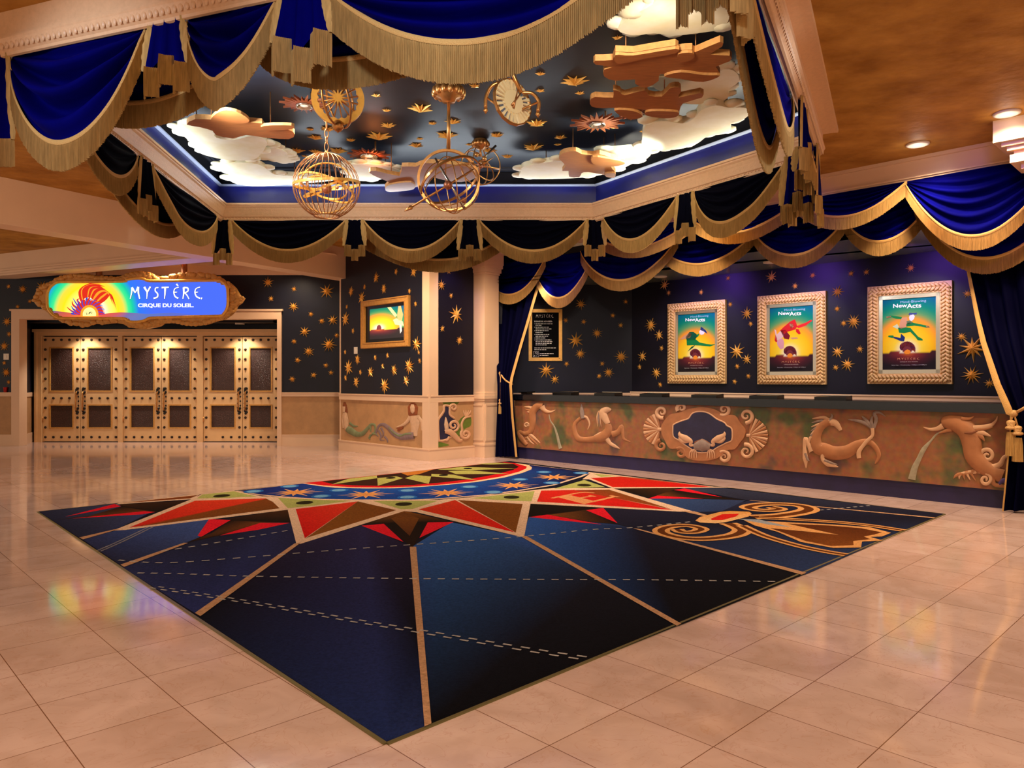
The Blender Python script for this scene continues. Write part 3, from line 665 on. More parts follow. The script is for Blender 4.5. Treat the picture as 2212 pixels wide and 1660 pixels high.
def put_stars(items, name, place, group, meshes, where):
    rows = []
    for x, y, r in items:
        M, sc = place(x, y, r); rows.append((x, y, M, sc))
    cnt = {}
    for x, y, M, sc in sorted(rows, key=lambda t: t[0]):
        s = size_word(sc); cnt[s] = cnt.get(s, 0) + 1
    seen = {}
    for k, (x, y, M, sc) in enumerate(sorted(rows, key=lambda t: t[0])):
        s = size_word(sc); seen[s] = seen.get(s, 0) + 1
        o = bpy.data.objects.new(name, meshes[k % len(meshes)]); COL.objects.link(o)
        o.matrix_world = M @ Matrix.Rotation((k * 1.7) % 6.28 * .12, 4, 'Y') @ Matrix.Diagonal((sc, sc, sc, 1)); WM[o.name] = o.matrix_world.copy()
        lab = ('only %s gold star' % s if cnt[s] == 1 else '%s %s gold star from the left' % (ORD[seen[s] - 1], s))
        tag(o, lab + ' ' + where, 'star', group)
def on_wall(wl):
    def f(x, y, r):
        a, z = wl.px(x, y, .01); p = wl.w(a, z, .004); return wl.M(a, z, .004), r / F * p.y * 1.22
    return f
put_stars([(18, 619, 5), (48.6, 625, 9), (90, 619.5, 12), (64, 651, 5), (37.6, 663, 5), (14.5, 695, 10), (8.7, 748, 10), (8.7, 784.5, 5), (13, 805, 10), (18, 826, 5), (19, 722, 6)], 'wall_star', on_wall(WD), 'gold stars on the wall left of the doors', SM, 'on the dark wall left of the doors')
put_stars([(578.6, 610, 11), (635, 624.7, 6), (585, 645.6, 6), (706, 629.7, 15), (634, 663, 10), (671.7, 679, 6), (695, 694, 7), (719, 692, 11), (658, 717, 11), (727.5, 725, 6), (635, 738, 6), (710.7, 745, 15), (666.8, 760, 11), (642.8, 778.6, 7), (704, 790, 6), (715, 805.5, 6), (677.5, 811, 7), (631, 819.7, 7)], 'wall_star', on_wall(WD), 'gold stars on the wall right of the doors', SM, 'on the dark wall right of the doors')
put_stars([(812, 600, 11), (758, 629.7, 10), (787, 620, 6), (828.7, 624, 10), (781, 644, 13), (855, 587, 7), (893, 588, 11), (884, 629, 6), (897, 657, 6), (748.6, 663, 5), (746, 690, 14), (762, 715, 6), (745, 761, 5), (782.5, 738, 6), (899.6, 744, 15), (904, 762, 5), (906, 780, 6), (772, 777, 10), (810, 773, 6), (836.5, 768.5, 6), (752.6, 795, 15), (826, 791.6, 6), (800, 804.6, 11), (851, 800, 11), (883.6, 791.6, 16), (778, 804.6, 6), (746, 816.8, 6), (769, 825.7, 11), (877, 823, 11), (830.5, 833.5, 16)], 'wall_star', on_wall(WT), 'gold stars round the monitor', SM, 'on the dark wall round the monitor')
put_stars([(954, 616, 11), (975, 639, 6), (969.6, 585, 7), (985.8, 680, 18), (956, 710.6, 7), (993, 736, 9)], 'wall_star', on_wall(WS), 'gold stars beside the pillar', SM, 'on the narrow wall beside the pillar')
put_stars([(1254.6, 657, 11), (1222, 692.4, 6), (1261, 695.6, 6), (1244, 736, 16), (1254, 765, 11), (1224, 786.7, 6), (1180, 801, 16), (1198.5, 820.6, 10), (1290, 720, 11), (1324, 681.7, 6), (1352, 652, 6), (1341, 703, 6), (1341.7, 771, 14), (1301, 786, 6), (1315, 805, 11), (1294.6, 813, 6)], 'wall_star', on_wall(WN), 'gold stars near the black notice', SM, 'on the wall of the black notice')
put_stars([(1405, 702.6, 14), (1423, 725, 11), (1428.5, 752.6, 6), (1387, 770.5, 11), (1381, 793, 6), (1417.5, 806, 12), (1425.6, 831.6, 6), (1435, 616, 11), (1444, 632.6, 6), (1514, 631.6, 6), (1572.5, 601, 6), (1666, 598.5, 12), (1755, 595, 7), (1717, 618, 7), (1577, 658, 6), (1613, 677.5, 13), (1621, 700, 6), (1591.6, 760, 17), (1613, 777, 11), (1592, 792, 6), (1616, 813, 6), (1586.5, 825, 6), (1809, 630.5, 13), (1808, 667.6, 7), (1843.5, 695, 15), (1822, 698.8, 7), (1809, 761, 13), (1857, 755, 8), (1830, 788, 14), (1805, 795, 7), (1838, 591, 7), (1871, 588, 7), (1967, 579, 9), (2090, 635, 9), (2077, 728, 10), (2101, 752.7, 27), (2099, 810.7, 19), (2137, 829, 10)], 'wall_star', on_wall(WB), 'gold stars round the posters', SM, 'on the poster wall')
def on_ceiling(x, y, r):
    p = HZ(x, y, ZT - .004); return Matrix.Translation(p) @ Matrix.Rotation(PI / 2, 4, 'X') @ Matrix.Rotation(x * .37 % 1.0, 4, 'Y'), r / F * p.y
put_stars([(835, 238, 11), (909, 233, 30), (838, 270, 19), (934, 266, 11), (978, 262, 19), (818, 293, 30), (965, 291, 26), (757, 302, 12), (907, 299.5, 9), (899, 313, 18), (639, 324.5, 21), (681, 326.5, 15), (730, 324.5, 23), (670, 279, 10), (707, 278, 18), (681, 296, 18), (813, 206, 12), (1025, 185, 14), (1167, 159, 12), (1167, 195.6, 12), (1241, 174, 33), (1253, 200.7, 12), (1159, 265, 25), (1073, 291, 17), (1014, 312, 9), (1057.5, 324, 18), (1152, 317, 25), (1096, 337, 14), (1211, 296, 15), (1205, 312, 9), (1334, 81, 13), (1387, 284, 7), (1326, 276, 7), (658, 337, 8)], 'ceiling_star', on_ceiling, 'gold stars on the raised ceiling', CMs, 'on the dark raised ceiling')
# small things on the walls
for wl, x, y, lab in ((WD, 14, 771, 'pale switch plate left of the doors among the gold stars'), (WT, 769, 757.5, 'white switch plate below left of the monitor')):
    a, z = wl.px(x, y); t = thing('switch_plate', lab, 'switch', wl.w(a, z, 0), 'wall switch plates')
    m = MB(); upright(m, wl, a - .055, a + .055, z - .065, z + .065, 0, .012, plate_m); m.build('plate', t)
    m = MB(); upright(m, wl, a - .014, a + .014, z - .03, z + .03, .012, .02, trim_w); m.build('rocker', t)
a, z = WD.px(13, 856); c = WD.w(a, 1.135, .02)
t = thing('paper_cup', 'small red cup standing on the rail left of the doors', 'cup', c)
m = MB(); m.lathe(c, [(.03, 0), (.038, .10), (.041, .104), (.041, .11), (.035, .11), (.03, .02)], redcup, 14); m.build('cup_body', t)
m = MB(); m.lathe(c, [(.0345, .104), (.0345, .106)], mat('cup_inside', (120, 20, 18), .5), 14); m.build('cup_lining', t)
c = HZ(358, 565, 3.82); t = thing('smoke_detector', 'round smoke detector on the soffit above the show sign', 'smoke detector', c)
m = MB(); m.lathe(c - Vector((0, 0, .05)), [(.05, 0), (.075, .012), (.08, .03), (.08, .05)], trim_w, 20); m.build('detector_cover', t)
m = MB(); m.lathe(c - Vector((0, 0, .056)), [(.014, 0), (.014, .01)], black_m, 10); m.build('sensor', t)
# ================= velvet swags =================
def fringe_strip(mb, top, L, n, pitch=.012, rag=.05, m=None, seed=0, sway=.008):
    """a hanging fringe: cords side by side along the path 'top'"""
    rnd = random.Random(seed); seg = [(top[i + 1] - top[i]).length for i in range(len(top) - 1)]; tot = sum(seg)
    k = max(6, int(tot / pitch)); out = []; i = 0; acc = 0
    for j in range(2 * k + 1):
        t = tot * j / (2 * k)
        while i < len(seg) - 1 and acc + seg[i] < t: acc += seg[i]; i += 1
        out.append(top[i].lerp(top[i + 1], min(1, max(0, (t - acc) / max(seg[i], 1e-9)))))
    vs = []; rows = (0, .25, .6, 1.0)
    for j, p in enumerate(out):
        nn = n(j / (2 * k)) if callable(n) else n
        dep = sway if j % 2 else -sway
        ll = L * (1 + rag * (rnd.random() - .5)); wob = (rnd.random() - .5) * .006
        for r in rows: vs.append(p + nn * (dep * (.6 if r == 0 else 1) + wob * r) + Vector((0, 0, -ll * r)))
    R = len(rows)
    mb.add(vs, [(j * R + r, (j + 1) * R + r, (j + 1) * R + r + 1, j * R + r + 1) for j in range(2 * k) for r in range(R - 1)], m or fringe_m)
def swag(wl, a0, a1, ztop, sag, label, group, fr=.17, d=0.0, nf=4.5, amp=.045, belly=.07, seed=0, peak=.5, pitch=.013, zr=0.0, pw=1.0):
    rnd = random.Random(seed * 13 + 5); NU, NV = 44, 40; ph = rnd.random() * 6
    def prof(u):                                     # drop of the lower edge along the span
        k = math.log(.5) / math.log(peak); t = u ** k
        return (4 * t * (1 - t)) ** pw
    pts = []
    for v in range(NV + 1):
        vv = v / NV
        for u in range(NU + 1):
            uu = u / NU; s = prof(uu); e = math.sin(PI * uu) ** .55 if 0 < uu < 1 else 0
            wave = math.sin(2 * PI * nf * vv ** .85 + ph + 1.9 * math.sin(3.1 * uu + ph) + .9 * math.sin(7 * uu + ph * 2)) * (.75 + .5 * noise.noise(Vector((uu * 3, vv * 4, ph * 9))))
            wave = (abs(wave) ** .7) * (1 if wave > 0 else -1)
            dd = d + e * (amp * wave * (.35 + .65 * math.sin(PI * min(1, vv * 1.05))) + belly * vv ** .8) + .012
            z = ztop + zr * uu - sag * s * vv - .02 * vv
            pts.append(wl.w(a0 + (a1 - a0) * uu, z, dd))
    root = thing('valance_swag', label, 'swag', wl.w((a0 + a1) / 2, ztop - sag, d), group)
    m = MB(); m.add(pts, [(v * (NU + 1) + u, v * (NU + 1) + u + 1, (v + 1) * (NU + 1) + u + 1, (v + 1) * (NU + 1) + u) for v in range(NV) for u in range(NU)], (shaded_face if wl in (EF, ER, EL) else velvet), smooth=True)
    m.build('swag_fabric', root)
    edge = [p + wl.n * .008 for p in pts[NV * (NU + 1):]]
    m = MB(); fringe_strip(m, edge, fr, wl.n, pitch, seed=seed); m.build('fringe', root)
    m = MB(); up = [p + Vector((0, 0, .012)) + wl.n * .004 for p in edge]; vs = []
    for p in up: vs += [p + Vector((0, 0, .016)), p + wl.n * .010, p + Vector((0, 0, -.018))]
    m.add(vs, [(i * 3 + k, (i + 1) * 3 + k, (i + 1) * 3 + k + 1, i * 3 + k + 1) for i in range(len(up) - 1) for k in range(2)], braid_m, smooth=True); m.build('braid', root)
    return root
def tail(wl, a0, a1, ztop, L, label, group, fr=.17, d=.02, seed=0, npl=3, depth=.05, step=.16, pitch=.013, ramp=0.0):
    rnd = random.Random(seed + 77); K = npl * 4; cols = []
    for k in range(K + 1):
        t = k / K; tri = abs(((t * npl) % 1) * 2 - 1)
        a = a0 + (a1 - a0) * t + .012 * math.sin(t * npl * 2 * PI)
        fl = int(min(npl - 1, t * npl)); ll = L * (1 - step * ((fl + seed) % 2) + ramp * (t - .5)) 
        cols.append((a, d + depth * (1 - tri) + .01 * rnd.random(), ll))
    root = thing('valance_tail', label, 'tail', wl.w((a0 + a1) / 2, ztop - L, d), group)
    m = MB(); vs = []; NV = 8
    for a, dd, ll in cols:
        for v in range(NV + 1): vv = v / NV; vs.append(wl.w(a0 + (a1 - a0) * .5 + (a - (a0 + a1) / 2) * (.72 + .28 * vv), ztop - ll * vv, dd * (.5 + .5 * vv)))
    m.add(vs, [(k * (NV + 1) + v, (k + 1) * (NV + 1) + v, (k + 1) * (NV + 1) + v + 1, k * (NV + 1) + v + 1) for k in range(K) for v in range(NV)], (shaded_face if wl in (EF, ER, EL) else velvet), smooth=True); m.build('tail_fabric', root)
    m = MB()
    for f in range(npl):                             # stepped fringe, one flounce per pleat
        run = cols[f * 4:f * 4 + 5]; ll = run[2][2]
        fringe_strip(m, [wl.w(a, ztop - ll + .01, dd + .008) for a, dd, _ in run], fr, wl.n, pitch, seed=seed + f)
    m.build('fringe', root)
    # fringed side edges
    for sgn, (a, dd, ll) in ((-1, cols[0]), (1, cols[-1])):
        prev = []
        for v in range(13):
            t = v / 12; w_ = .018 + .022 * math.sin(PI * t) + .006 * math.sin(v * 2.3 + seed)
            aa = (a0 + a1) / 2 + (a - (a0 + a1) / 2) * (.72 + .28 * t)
            prev.append((wl.w(aa - w_, ztop - ll * t, dd + .012), wl.w(aa, ztop - ll * t, dd + .03), wl.w(aa + w_, ztop - ll * t, dd + .012)))
        m = MB(); m.add([p for r in prev for p in r], [(i * 3 + k, (i + 1) * 3 + k, (i + 1) * 3 + k + 1, i * 3 + k + 1) for i in range(12) for k in range(2)], fringe_m, smooth=True); m.build('edging', root)
    return root
EF, ER, EE, EN, EL = Wall(V[0], V[1]), Wall(V[1], V[2]), Wall(V[3], V[2]), Wall(V[4], V[3]), Wall(V[4], V[0])
def A(wl, x, d=0.0): return wl.px(x, 300, d)[0]
ZV = 3.725
G1 = 'velvet swags of the ceiling ring'; G2 = 'velvet tails of the ceiling ring'
# near edge (facing the camera)
swag(EN, A(EN, 22), A(EN, 314), ZV, .70, 'deep blue velvet swag at the far upper left, widest drop, gold fringe', G1, .185, -.03, 3.5, .125, .10, 1, .47, .0115, pw=.8)
swag(EN, A(EN, 404), A(EN, 596), ZV, .45, 'narrow blue velvet swag between the two pleated tails at the upper left', G1, .19, -.03, 3.2, .10, .08, 2, .46, .0115, pw=.85)
swag(EN, A(EN, 706), A(EN, 1470), ZV, .50, 'huge blue velvet swag across the top middle of the photo', G1, .215, -.03, 4.5, .12, .12, 3, .5, .0115)
swag(EN, A(EN, 120, -.32), A(EN, 575, -.32), ZV, .36, 'inner swag whose fringe shows below the upper left tails', G1, .17, -.32, 3, .03, .02, 4, .5, .0115)
swag(EN, A(EN, 560, -.32), A(EN, 1180, -.32), ZV, .30, 'inner swag whose fringe shows under the huge middle swag', G1, .18, -.32, 3, .03, .02, 5, .42, .0115)
tail(EN, A(EN, -52), A(EN, 34), ZV, .62, 'pleated blue tail cut by the left border of the photo', G2, .2, 0, 1, 2, pitch=.0115)
tail(EN, A(EN, 314), A(EN, 412), ZV, .31, 'pleated blue tail with stepped gold fringe, right of the widest drop swag', G2, .19, .0, 2, 3, .06, .2, .0115)
tail(EN, A(EN, 590), A(EN, 718), ZV, .36, 'pleated blue tail with stepped gold fringe, left of the huge middle swag', G2, .21, .0, 3, 3, .07, .22, .0115)
tail(EN, A(EN, 1460), A(EN, 1572), ZV, .40, 'fringed tail at the near corner, top right of the raised ceiling', G2, .2, .0, 4, 4, .07, .16, .0115)
# right near edge, seen along its length
swag(EE, .22, 2.75, ZV, .56, 'blue velvet swag seen edge-on along the right side of the opening', G1, .18, -.06, 4, .04, .08, 6, .56)
swag(EE, .35, 2.75, ZV, .64, 'inner swag seen edge-on, brown fringe along the right side of the opening', G1, .18, -.13, 4, .03, .0, 7, .6)
swag(EE, 3.15, 4.30, ZV, .36, 'short swag at the right corner of the ceiling ring', G1, .17, -.03, 3, .04, .06, 8)
tail(EE, -.02, .24, ZV, .42, 'fringed tail around the near corner, beside the edge-on swag', G2, .2, .0, 5, 2, .06)
tail(EE, 2.72, 3.2, ZV, .44, 'pleated tail after the edge-on swag, at the right corner cluster', G2, .19, .02, 6, 3, .07, .2)
tail(EE, 4.12, 4.42, ZV, .62, 'lowest tail of the right corner cluster', G2, .18, .02, 7, 2, .06)
KW = Wall((2.74, 7.52), (3.06, 7.40)); KX = Wall((2.72, 7.30), (2.98, 7.16))
tail(KW, .0, .30, 3.66, .50, 'bunched fringed tail hanging at the right corner of the opening', G2, .2, .0, 8, 3, .07, .24)
tail(KX, .06, .22, 3.68, .30, 'small upper tail in the bunch at the right corner of the opening', G2, .2, .0, 9, 2, .06, .2)
# far edge
for i, (x0, x1, sg, lab) in enumerate(((503, 747, .44, 'dark swag below the far cornice, left of three'), (786, 994, .44, 'dark swag below the far cornice, middle of three'), (1036, 1266, .45, 'dark swag below the far cornice, right of three'))):
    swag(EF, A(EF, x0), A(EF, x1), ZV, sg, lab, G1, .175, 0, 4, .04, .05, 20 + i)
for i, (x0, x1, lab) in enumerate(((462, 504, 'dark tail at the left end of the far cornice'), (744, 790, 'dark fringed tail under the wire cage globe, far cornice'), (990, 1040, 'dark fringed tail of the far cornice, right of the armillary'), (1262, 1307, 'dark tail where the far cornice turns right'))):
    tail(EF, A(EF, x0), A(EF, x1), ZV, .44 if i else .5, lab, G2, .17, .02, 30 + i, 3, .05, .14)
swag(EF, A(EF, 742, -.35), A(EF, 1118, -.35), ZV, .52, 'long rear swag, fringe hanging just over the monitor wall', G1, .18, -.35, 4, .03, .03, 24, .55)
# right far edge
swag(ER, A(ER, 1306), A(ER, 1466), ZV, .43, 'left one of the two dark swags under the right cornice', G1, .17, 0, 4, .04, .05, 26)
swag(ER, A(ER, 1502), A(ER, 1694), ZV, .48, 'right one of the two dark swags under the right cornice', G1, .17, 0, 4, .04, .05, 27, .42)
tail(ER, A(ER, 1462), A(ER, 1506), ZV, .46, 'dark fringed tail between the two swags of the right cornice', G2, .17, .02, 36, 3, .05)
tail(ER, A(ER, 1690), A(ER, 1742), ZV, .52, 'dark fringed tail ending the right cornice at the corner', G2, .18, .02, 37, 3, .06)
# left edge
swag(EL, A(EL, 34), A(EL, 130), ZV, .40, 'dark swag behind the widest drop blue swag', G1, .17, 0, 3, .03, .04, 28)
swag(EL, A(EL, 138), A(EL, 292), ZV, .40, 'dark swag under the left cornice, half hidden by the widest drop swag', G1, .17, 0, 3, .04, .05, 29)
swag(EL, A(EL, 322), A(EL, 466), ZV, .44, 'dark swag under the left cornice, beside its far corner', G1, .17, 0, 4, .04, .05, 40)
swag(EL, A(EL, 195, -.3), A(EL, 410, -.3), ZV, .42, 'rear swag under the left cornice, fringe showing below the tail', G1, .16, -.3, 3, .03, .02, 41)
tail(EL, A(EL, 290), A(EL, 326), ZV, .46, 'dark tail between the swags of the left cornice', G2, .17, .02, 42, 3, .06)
# ================= swags over the box office =================
G3 = 'velvet swags over the ticket counter'
def C_(x, d): return WC.px(x, 500, d)[0]
low = [(1046, 1180, .60, .0, 'velvet swag beside the pillar, over the tied left curtain'), (1152, 1284, .74, -.07, 'narrow blue swag hanging just over the black notice'), (1256, 1466, .57, -.02, 'wide blue swag right of the black notice, over the small stars'),
       (1418, 1644, .46, -.09, 'blue swag over the left poster'), (1622, 1840, .50, -.03, 'blue swag over the middle poster'), (1818, 2014, .46, -.09, 'blue swag in the gap between the middle and right posters'), (1976, 2330, .80, -.03, 'lowest fringe swag over the right poster')]
for i, (x0, x1, sg, d, lab) in enumerate(low):
    swag(WC, C_(x0, d - .16), C_(x1, d - .16), 3.56, sg, lab, G3, .165, d - .16, 4.5, .045, .07, 50 + i, pw=.85)
for i, (x0, x1, sg, lab) in enumerate(((1290, 1506, .3, 'upper dark swag half hidden behind the right cornice valance'), (1496, 1728, .3, 'upper dark swag hidden behind the right corner tails'), (1722, 1962, .31, 'upper dark swag under the box office beam, left of the brightest one'), (1956, 2300, .74, 'brightest blue swag, under the beam at the right border'))):
    swag(WC, C_(x0, .04), C_(x1, .04), 3.72, sg, lab, G3, .15, .05, 5.5, .05, .10, 60 + i)
# ================= tied curtains =================
def curtain(root, wl, rows, d, nf, amp, trim_side, trim_w, seed):
    """rows: (y, x left, x right) in the photo, on the plane d in front of wl"""
    NU = 60; lv = []
    for y, x0, x1, dr in rows:
        a0, z0 = wl.px(x0, y, dr); a1, z1 = wl.px(x1, y, dr); lv.append((a0, a1, z0, z1, dr))
    fine = []
    for i in range(len(lv) - 1):
        for k in range(6):
            t = k / 6; fine.append(tuple(lv[i][j] + (lv[i + 1][j] - lv[i][j]) * t for j in range(5)))
    fine.append(lv[-1]); vs = []
    for a0, a1, z0, z1, d in fine:
        for u in range(NU + 1):
            t = u / NU; dd = amp * math.sin(2 * PI * nf * t + seed) * min(1, .35 + (a1 - a0)) + .3 * amp * math.sin(2 * PI * nf * 2.3 * t + 1)
            vs.append(wl.w(a0 + (a1 - a0) * t, max(.012, z0 + (z1 - z0) * t), d + dd))
    m = MB(); R = NU + 1
    m.add(vs, [(v * R + u, v * R + u + 1, (v + 1) * R + u + 1, (v + 1) * R + u) for v in range(len(fine) - 1) for u in range(NU)], shaded_velvet, smooth=True); m.build('curtain_fabric', root)
    e = NU if trim_side > 0 else 0
    m = MB(); q = []
    for i in range(len(fine)):
        p = vs[i * R + e]; tw = trim_w(i / (len(fine) - 1)); q += [p - wl.u * tw + wl.n * .02, p + wl.n * .034, p + wl.u * tw + wl.n * .02]
    m.add(q, [(i * 3 + k, (i + 1) * 3 + k, (i + 1) * 3 + k + 1, i * 3 + k + 1) for i in range(len(fine) - 1) for k in range(2)], braid_m, smooth=True); m.build('gold_edging', root)
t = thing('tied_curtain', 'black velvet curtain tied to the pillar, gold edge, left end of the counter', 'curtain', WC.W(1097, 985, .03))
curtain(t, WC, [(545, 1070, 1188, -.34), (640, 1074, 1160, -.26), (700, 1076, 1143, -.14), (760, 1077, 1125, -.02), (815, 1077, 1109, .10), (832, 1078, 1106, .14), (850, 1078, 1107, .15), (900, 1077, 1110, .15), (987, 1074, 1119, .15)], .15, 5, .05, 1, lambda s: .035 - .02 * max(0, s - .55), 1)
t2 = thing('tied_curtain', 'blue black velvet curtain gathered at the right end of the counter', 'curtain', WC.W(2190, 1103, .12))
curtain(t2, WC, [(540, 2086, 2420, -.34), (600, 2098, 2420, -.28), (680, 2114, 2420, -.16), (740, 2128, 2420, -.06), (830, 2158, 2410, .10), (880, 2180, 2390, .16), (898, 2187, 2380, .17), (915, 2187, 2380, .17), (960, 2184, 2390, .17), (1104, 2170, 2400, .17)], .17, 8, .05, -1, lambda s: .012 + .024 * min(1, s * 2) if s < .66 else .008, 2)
def tassel(root, p, s=1.0):
    m = MB(); m.lathe(p, [(.012 * s, 0), (.03 * s, -.01), (.034 * s, -.03), (.026 * s, -.06), (.042 * s, -.075), (.044 * s, -.09), (.03 * s, -.1)], rope_m, 14); th_ = m.build('tassel_head', root)
    m = MB(); vs = []
    for k in range(40):
        a = 2 * PI * k / 40; r = .036 * s * (1 if k % 2 else .86)
        for zz, rr in ((-.10, .85), (-.16, 1.05), (-.30, 1.15)): vs.append(Vector(p) + Vector((r * rr * math.cos(a), r * rr * math.sin(a), zz * s)))
    m.add(vs, [(k * 3 + j, ((k + 1) % 40) * 3 + j, ((k + 1) % 40) * 3 + j + 1, k * 3 + j + 1) for k in range(40) for j in range(2)], fringe_m); m.build('tassel_skirt', th_)
p0, p1, p2 = WC.W(1075, 798, .03), WC.W(1090, 820, .15), WC.W(1107, 831, .15)
t = thing('tie_rope', 'pale rope tie looped from the pillar round the left curtain', 'rope', p1)
m = MB(); m.tube(smooth_path([p0, p1, p2], 6), .015, rope_m, 8); m.build('rope', t)
m = MB(); q = WC.W(1081, 862, .16); m.tube([p0 + Vector((0, 0, 0)), WC.W(1081, 815, .15), q], .008, rope_m, 6); m.build('tassel_cord', t); tassel(t, q, .9)
p0, p1 = WC.W(2232, 868, .28), WC.W(2190, 894, .22)
t = thing('tie_rope', 'gold rope with two tassels tying back the right curtain', 'rope', p1)
m = MB(); m.tube([p0, p0.lerp(p1, .5) + Vector((0, 0, -.01)), p1], .016, rope_m, 8); m.ball(p1, .04, rope_m, 10); m.build('rope', t)
for dx, dy, s in ((-6, 14, 1.25), (8, 26, 1.25)):
    q = WC.W(2190 + dx, 894 + dy, .24); m = MB(); m.tube([p1, q], .01, rope_m, 6); m.build('tassel_cord', t); tassel(t, q, s)
# ================= ticket counter =================
ca0, ca1 = WC.px(1113, 950)[0], WC.px(2192, 1000)[0]
ctr = thing('ticket_counter', 'long ticket counter with painted sea creature front and dark granite top', 'counter', WC.w((ca0 + ca1) / 2, 0, 0), ang=WC.ang)
m = MB(); upright(m, WC, ca0, ca1, 1.035, 1.14, -.62, .045, granite); upright(m, WC, ca0, ca1, 1.05, 1.125, .04, .056, granite); m.build('countertop', ctr)
mural = bpy.data.materials.new('painted_mural'); mural.use_nodes = True
nt = mural.node_tree; N = nt.nodes; L_ = nt.links; b = N['Principled BSDF']; b.inputs['Roughness'].default_value = .6
tc = N.new('ShaderNodeTexCoord'); n1 = N.new('ShaderNodeTexNoise'); n1.inputs['Scale'].default_value = 1.7; n1.inputs['Detail'].default_value = 3; L_.new(tc.outputs['Object'], n1.inputs['Vector'])
r1 = N.new('ShaderNodeValToRGB'); e = r1.color_ramp.elements; e[0].position = .36; e[0].color = lin((80, 84, 50)); e[1].position = .47; e[1].color = lin((146, 94, 58)); x_ = e.new(.62); x_.color = lin((140, 86, 54)); x_ = e.new(.7); x_.color = lin((96, 70, 60))
L_.new(n1.outputs['Fac'], r1.inputs['Fac']); n2_ = N.new('ShaderNodeTexNoise'); n2_.inputs['Scale'].default_value = 14; n2_.inputs['Detail'].default_value = 6; L_.new(tc.outputs['Object'], n2_.inputs['Vector'])
mx = N.new('ShaderNodeMix'); mx.data_type = 'RGBA'; mx.blend_type = 'SOFT_LIGHT'; mx.inputs['Factor'].default_value = .6; L_.new(r1.outputs['Color'], mx.inputs['A']); L_.new(n2_.outputs['Color'], mx.inputs['B']); L_.new(mx.outputs['Result'], b.inputs['Base Color'])
m = MB(); upright(m, WC, ca0, ca1, .2, 1.035, -.55, 0, mural); fpan = m.build('front_panel', ctr)
m = MB(); upright(m, WC, ca0, ca1, 0, .2, -.5, -.02, kick_m); m.build('plinth', ctr)
clay, clay_hi, clay_dk = mat('relief_clay', (178, 116, 72), .6, var=.22, vscale=8), mat('relief_highlight', (216, 168, 128), .6, var=.15, vscale=10), mat('relief_umber', (128, 72, 40), .6, var=.2, vscale=10)
greyp = mat('relief_grey', (150, 128, 116), .6, var=.3, vscale=16); sea = mat('relief_sea_blue', (40, 38, 70), .6, var=.4, vscale=8); water_p = mat('relief_water', (168, 158, 132), .55, var=.3, vscale=18)
def relief(mb, wl, conv, pts, wds, m, d=.0, h=.34, k=5, sides=5):
    """raised modelling on a panel: a swelling band along pts (picture points), wds in picture units"""
    P3 = [Vector((x, y, 0)) for x, y in pts]; pp = smooth_path(P3, k); n = len(pp); ws = []
    for i in range(n):
        t = i / (n - 1) * (len(wds) - 1); j = min(int(t), len(wds) - 2); ws.append(wds[j] + (wds[j + 1] - wds[j]) * (t - j))
    vs = []
    for i, p in enumerate(pp):
        t = (pp[min(i + 1, n - 1)] - pp[max(i - 1, 0)]); t = t.normalized() if t.length > 0 else Vector((1, 0, 0)); nn = Vector((-t.y, t.x, 0))
        a_, z_ = conv(p.x, p.y); a2, z2 = conv(p.x + 1, p.y); un = abs(a2 - a_)
        for s in range(sides + 1):
            th = PI * s / sides; q = p + nn * (ws[i] * .5 * math.cos(th)); a, z = conv(q.x, q.y); vs.append(wl.w(a, z, d + .002 + h * ws[i] * .5 * un * math.sin(th)))
    R = sides + 1
    mb.add(vs, [(i * R + s, i * R + s + 1, (i + 1) * R + s + 1, (i + 1) * R + s) for i in range(n - 1) for s in range(sides)], m, smooth=True)
def plate(mb, wl, conv, pts, m, d0, d1, k=0):
    pp = smooth_path([Vector((x, y, 0)) for x, y in pts], k, True) if k else [Vector((x, y, 0)) for x, y in pts]
    q = []
    for p in pp: a, z = conv(p.x, p.y); q.append(wl.w(a, z, d0))
    mb.prism(q, wl.n * (d1 - d0), m)
def conv_(wl, ox, oy, sc): return lambda x, y: wl.px(ox + x / sc, oy + y / sc)
def spiral(cx, cy, r0, r1, a0, turns, n=14): return [(cx + (r0 + (r1 - r0) * i / n) * math.cos(a0 + turns * 2 * PI * i / n), cy + (r0 + (r1 - r0) * i / n) * math.sin(a0 + turns * 2 * PI * i / n)) for i in range(n + 1)]
# left dolphin
cv = conv_(WC, 1100, 850, 7.9); m = MB()
relief(m, WC, cv, [(300, 880), (200, 760), (170, 660), (270, 690), (370, 640), (400, 480), (400, 330), (480, 220), (580, 220)], [60, 90, 60, 70, 90, 110, 120, 120, 100], clay)
relief(m, WC, cv, [(560, 230), (610, 290), (700, 320), (790, 285)], [110, 60, 40, 8], clay_hi); relief(m, WC, cv, [(570, 280), (640, 330), (720, 330)], [60, 34, 8], clay)
relief(m, WC, cv, [(400, 260), (330, 235), (255, 235)], [60, 40, 6], clay_hi); relief(m, WC, cv, [(380, 300), (330, 290), (265, 270)], [50, 30, 6], clay); relief(m, WC, cv, [(380, 330), (330, 320), (300, 320)], [30, 30, 6], clay_hi)
relief(m, WC, cv, spiral(295, 545, 48, 10, .4, -1.2), [26, 22, 14], clay_hi); relief(m, WC, cv, [(300, 690), (350, 700), (430, 760), (530, 850)], [40, 50, 40, 8], clay_hi); relief(m, WC, cv, [(330, 730), (400, 800), (490, 880)], [40, 40, 6], clay); relief(m, WC, cv, [(310, 740), (360, 820), (430, 870)], [40, 30, 6], clay_hi)
relief(m, WC, cv, spiral(305, 800, 60, 12, 1.5, 1.2), [26, 20, 12], clay)
relief(m, WC, cv, [(680, 360), (705, 470), (770, 570), (820, 720), (850, 850), (875, 945)], [10, 22, 26, 40, 46, 60], water_p, h=.2)
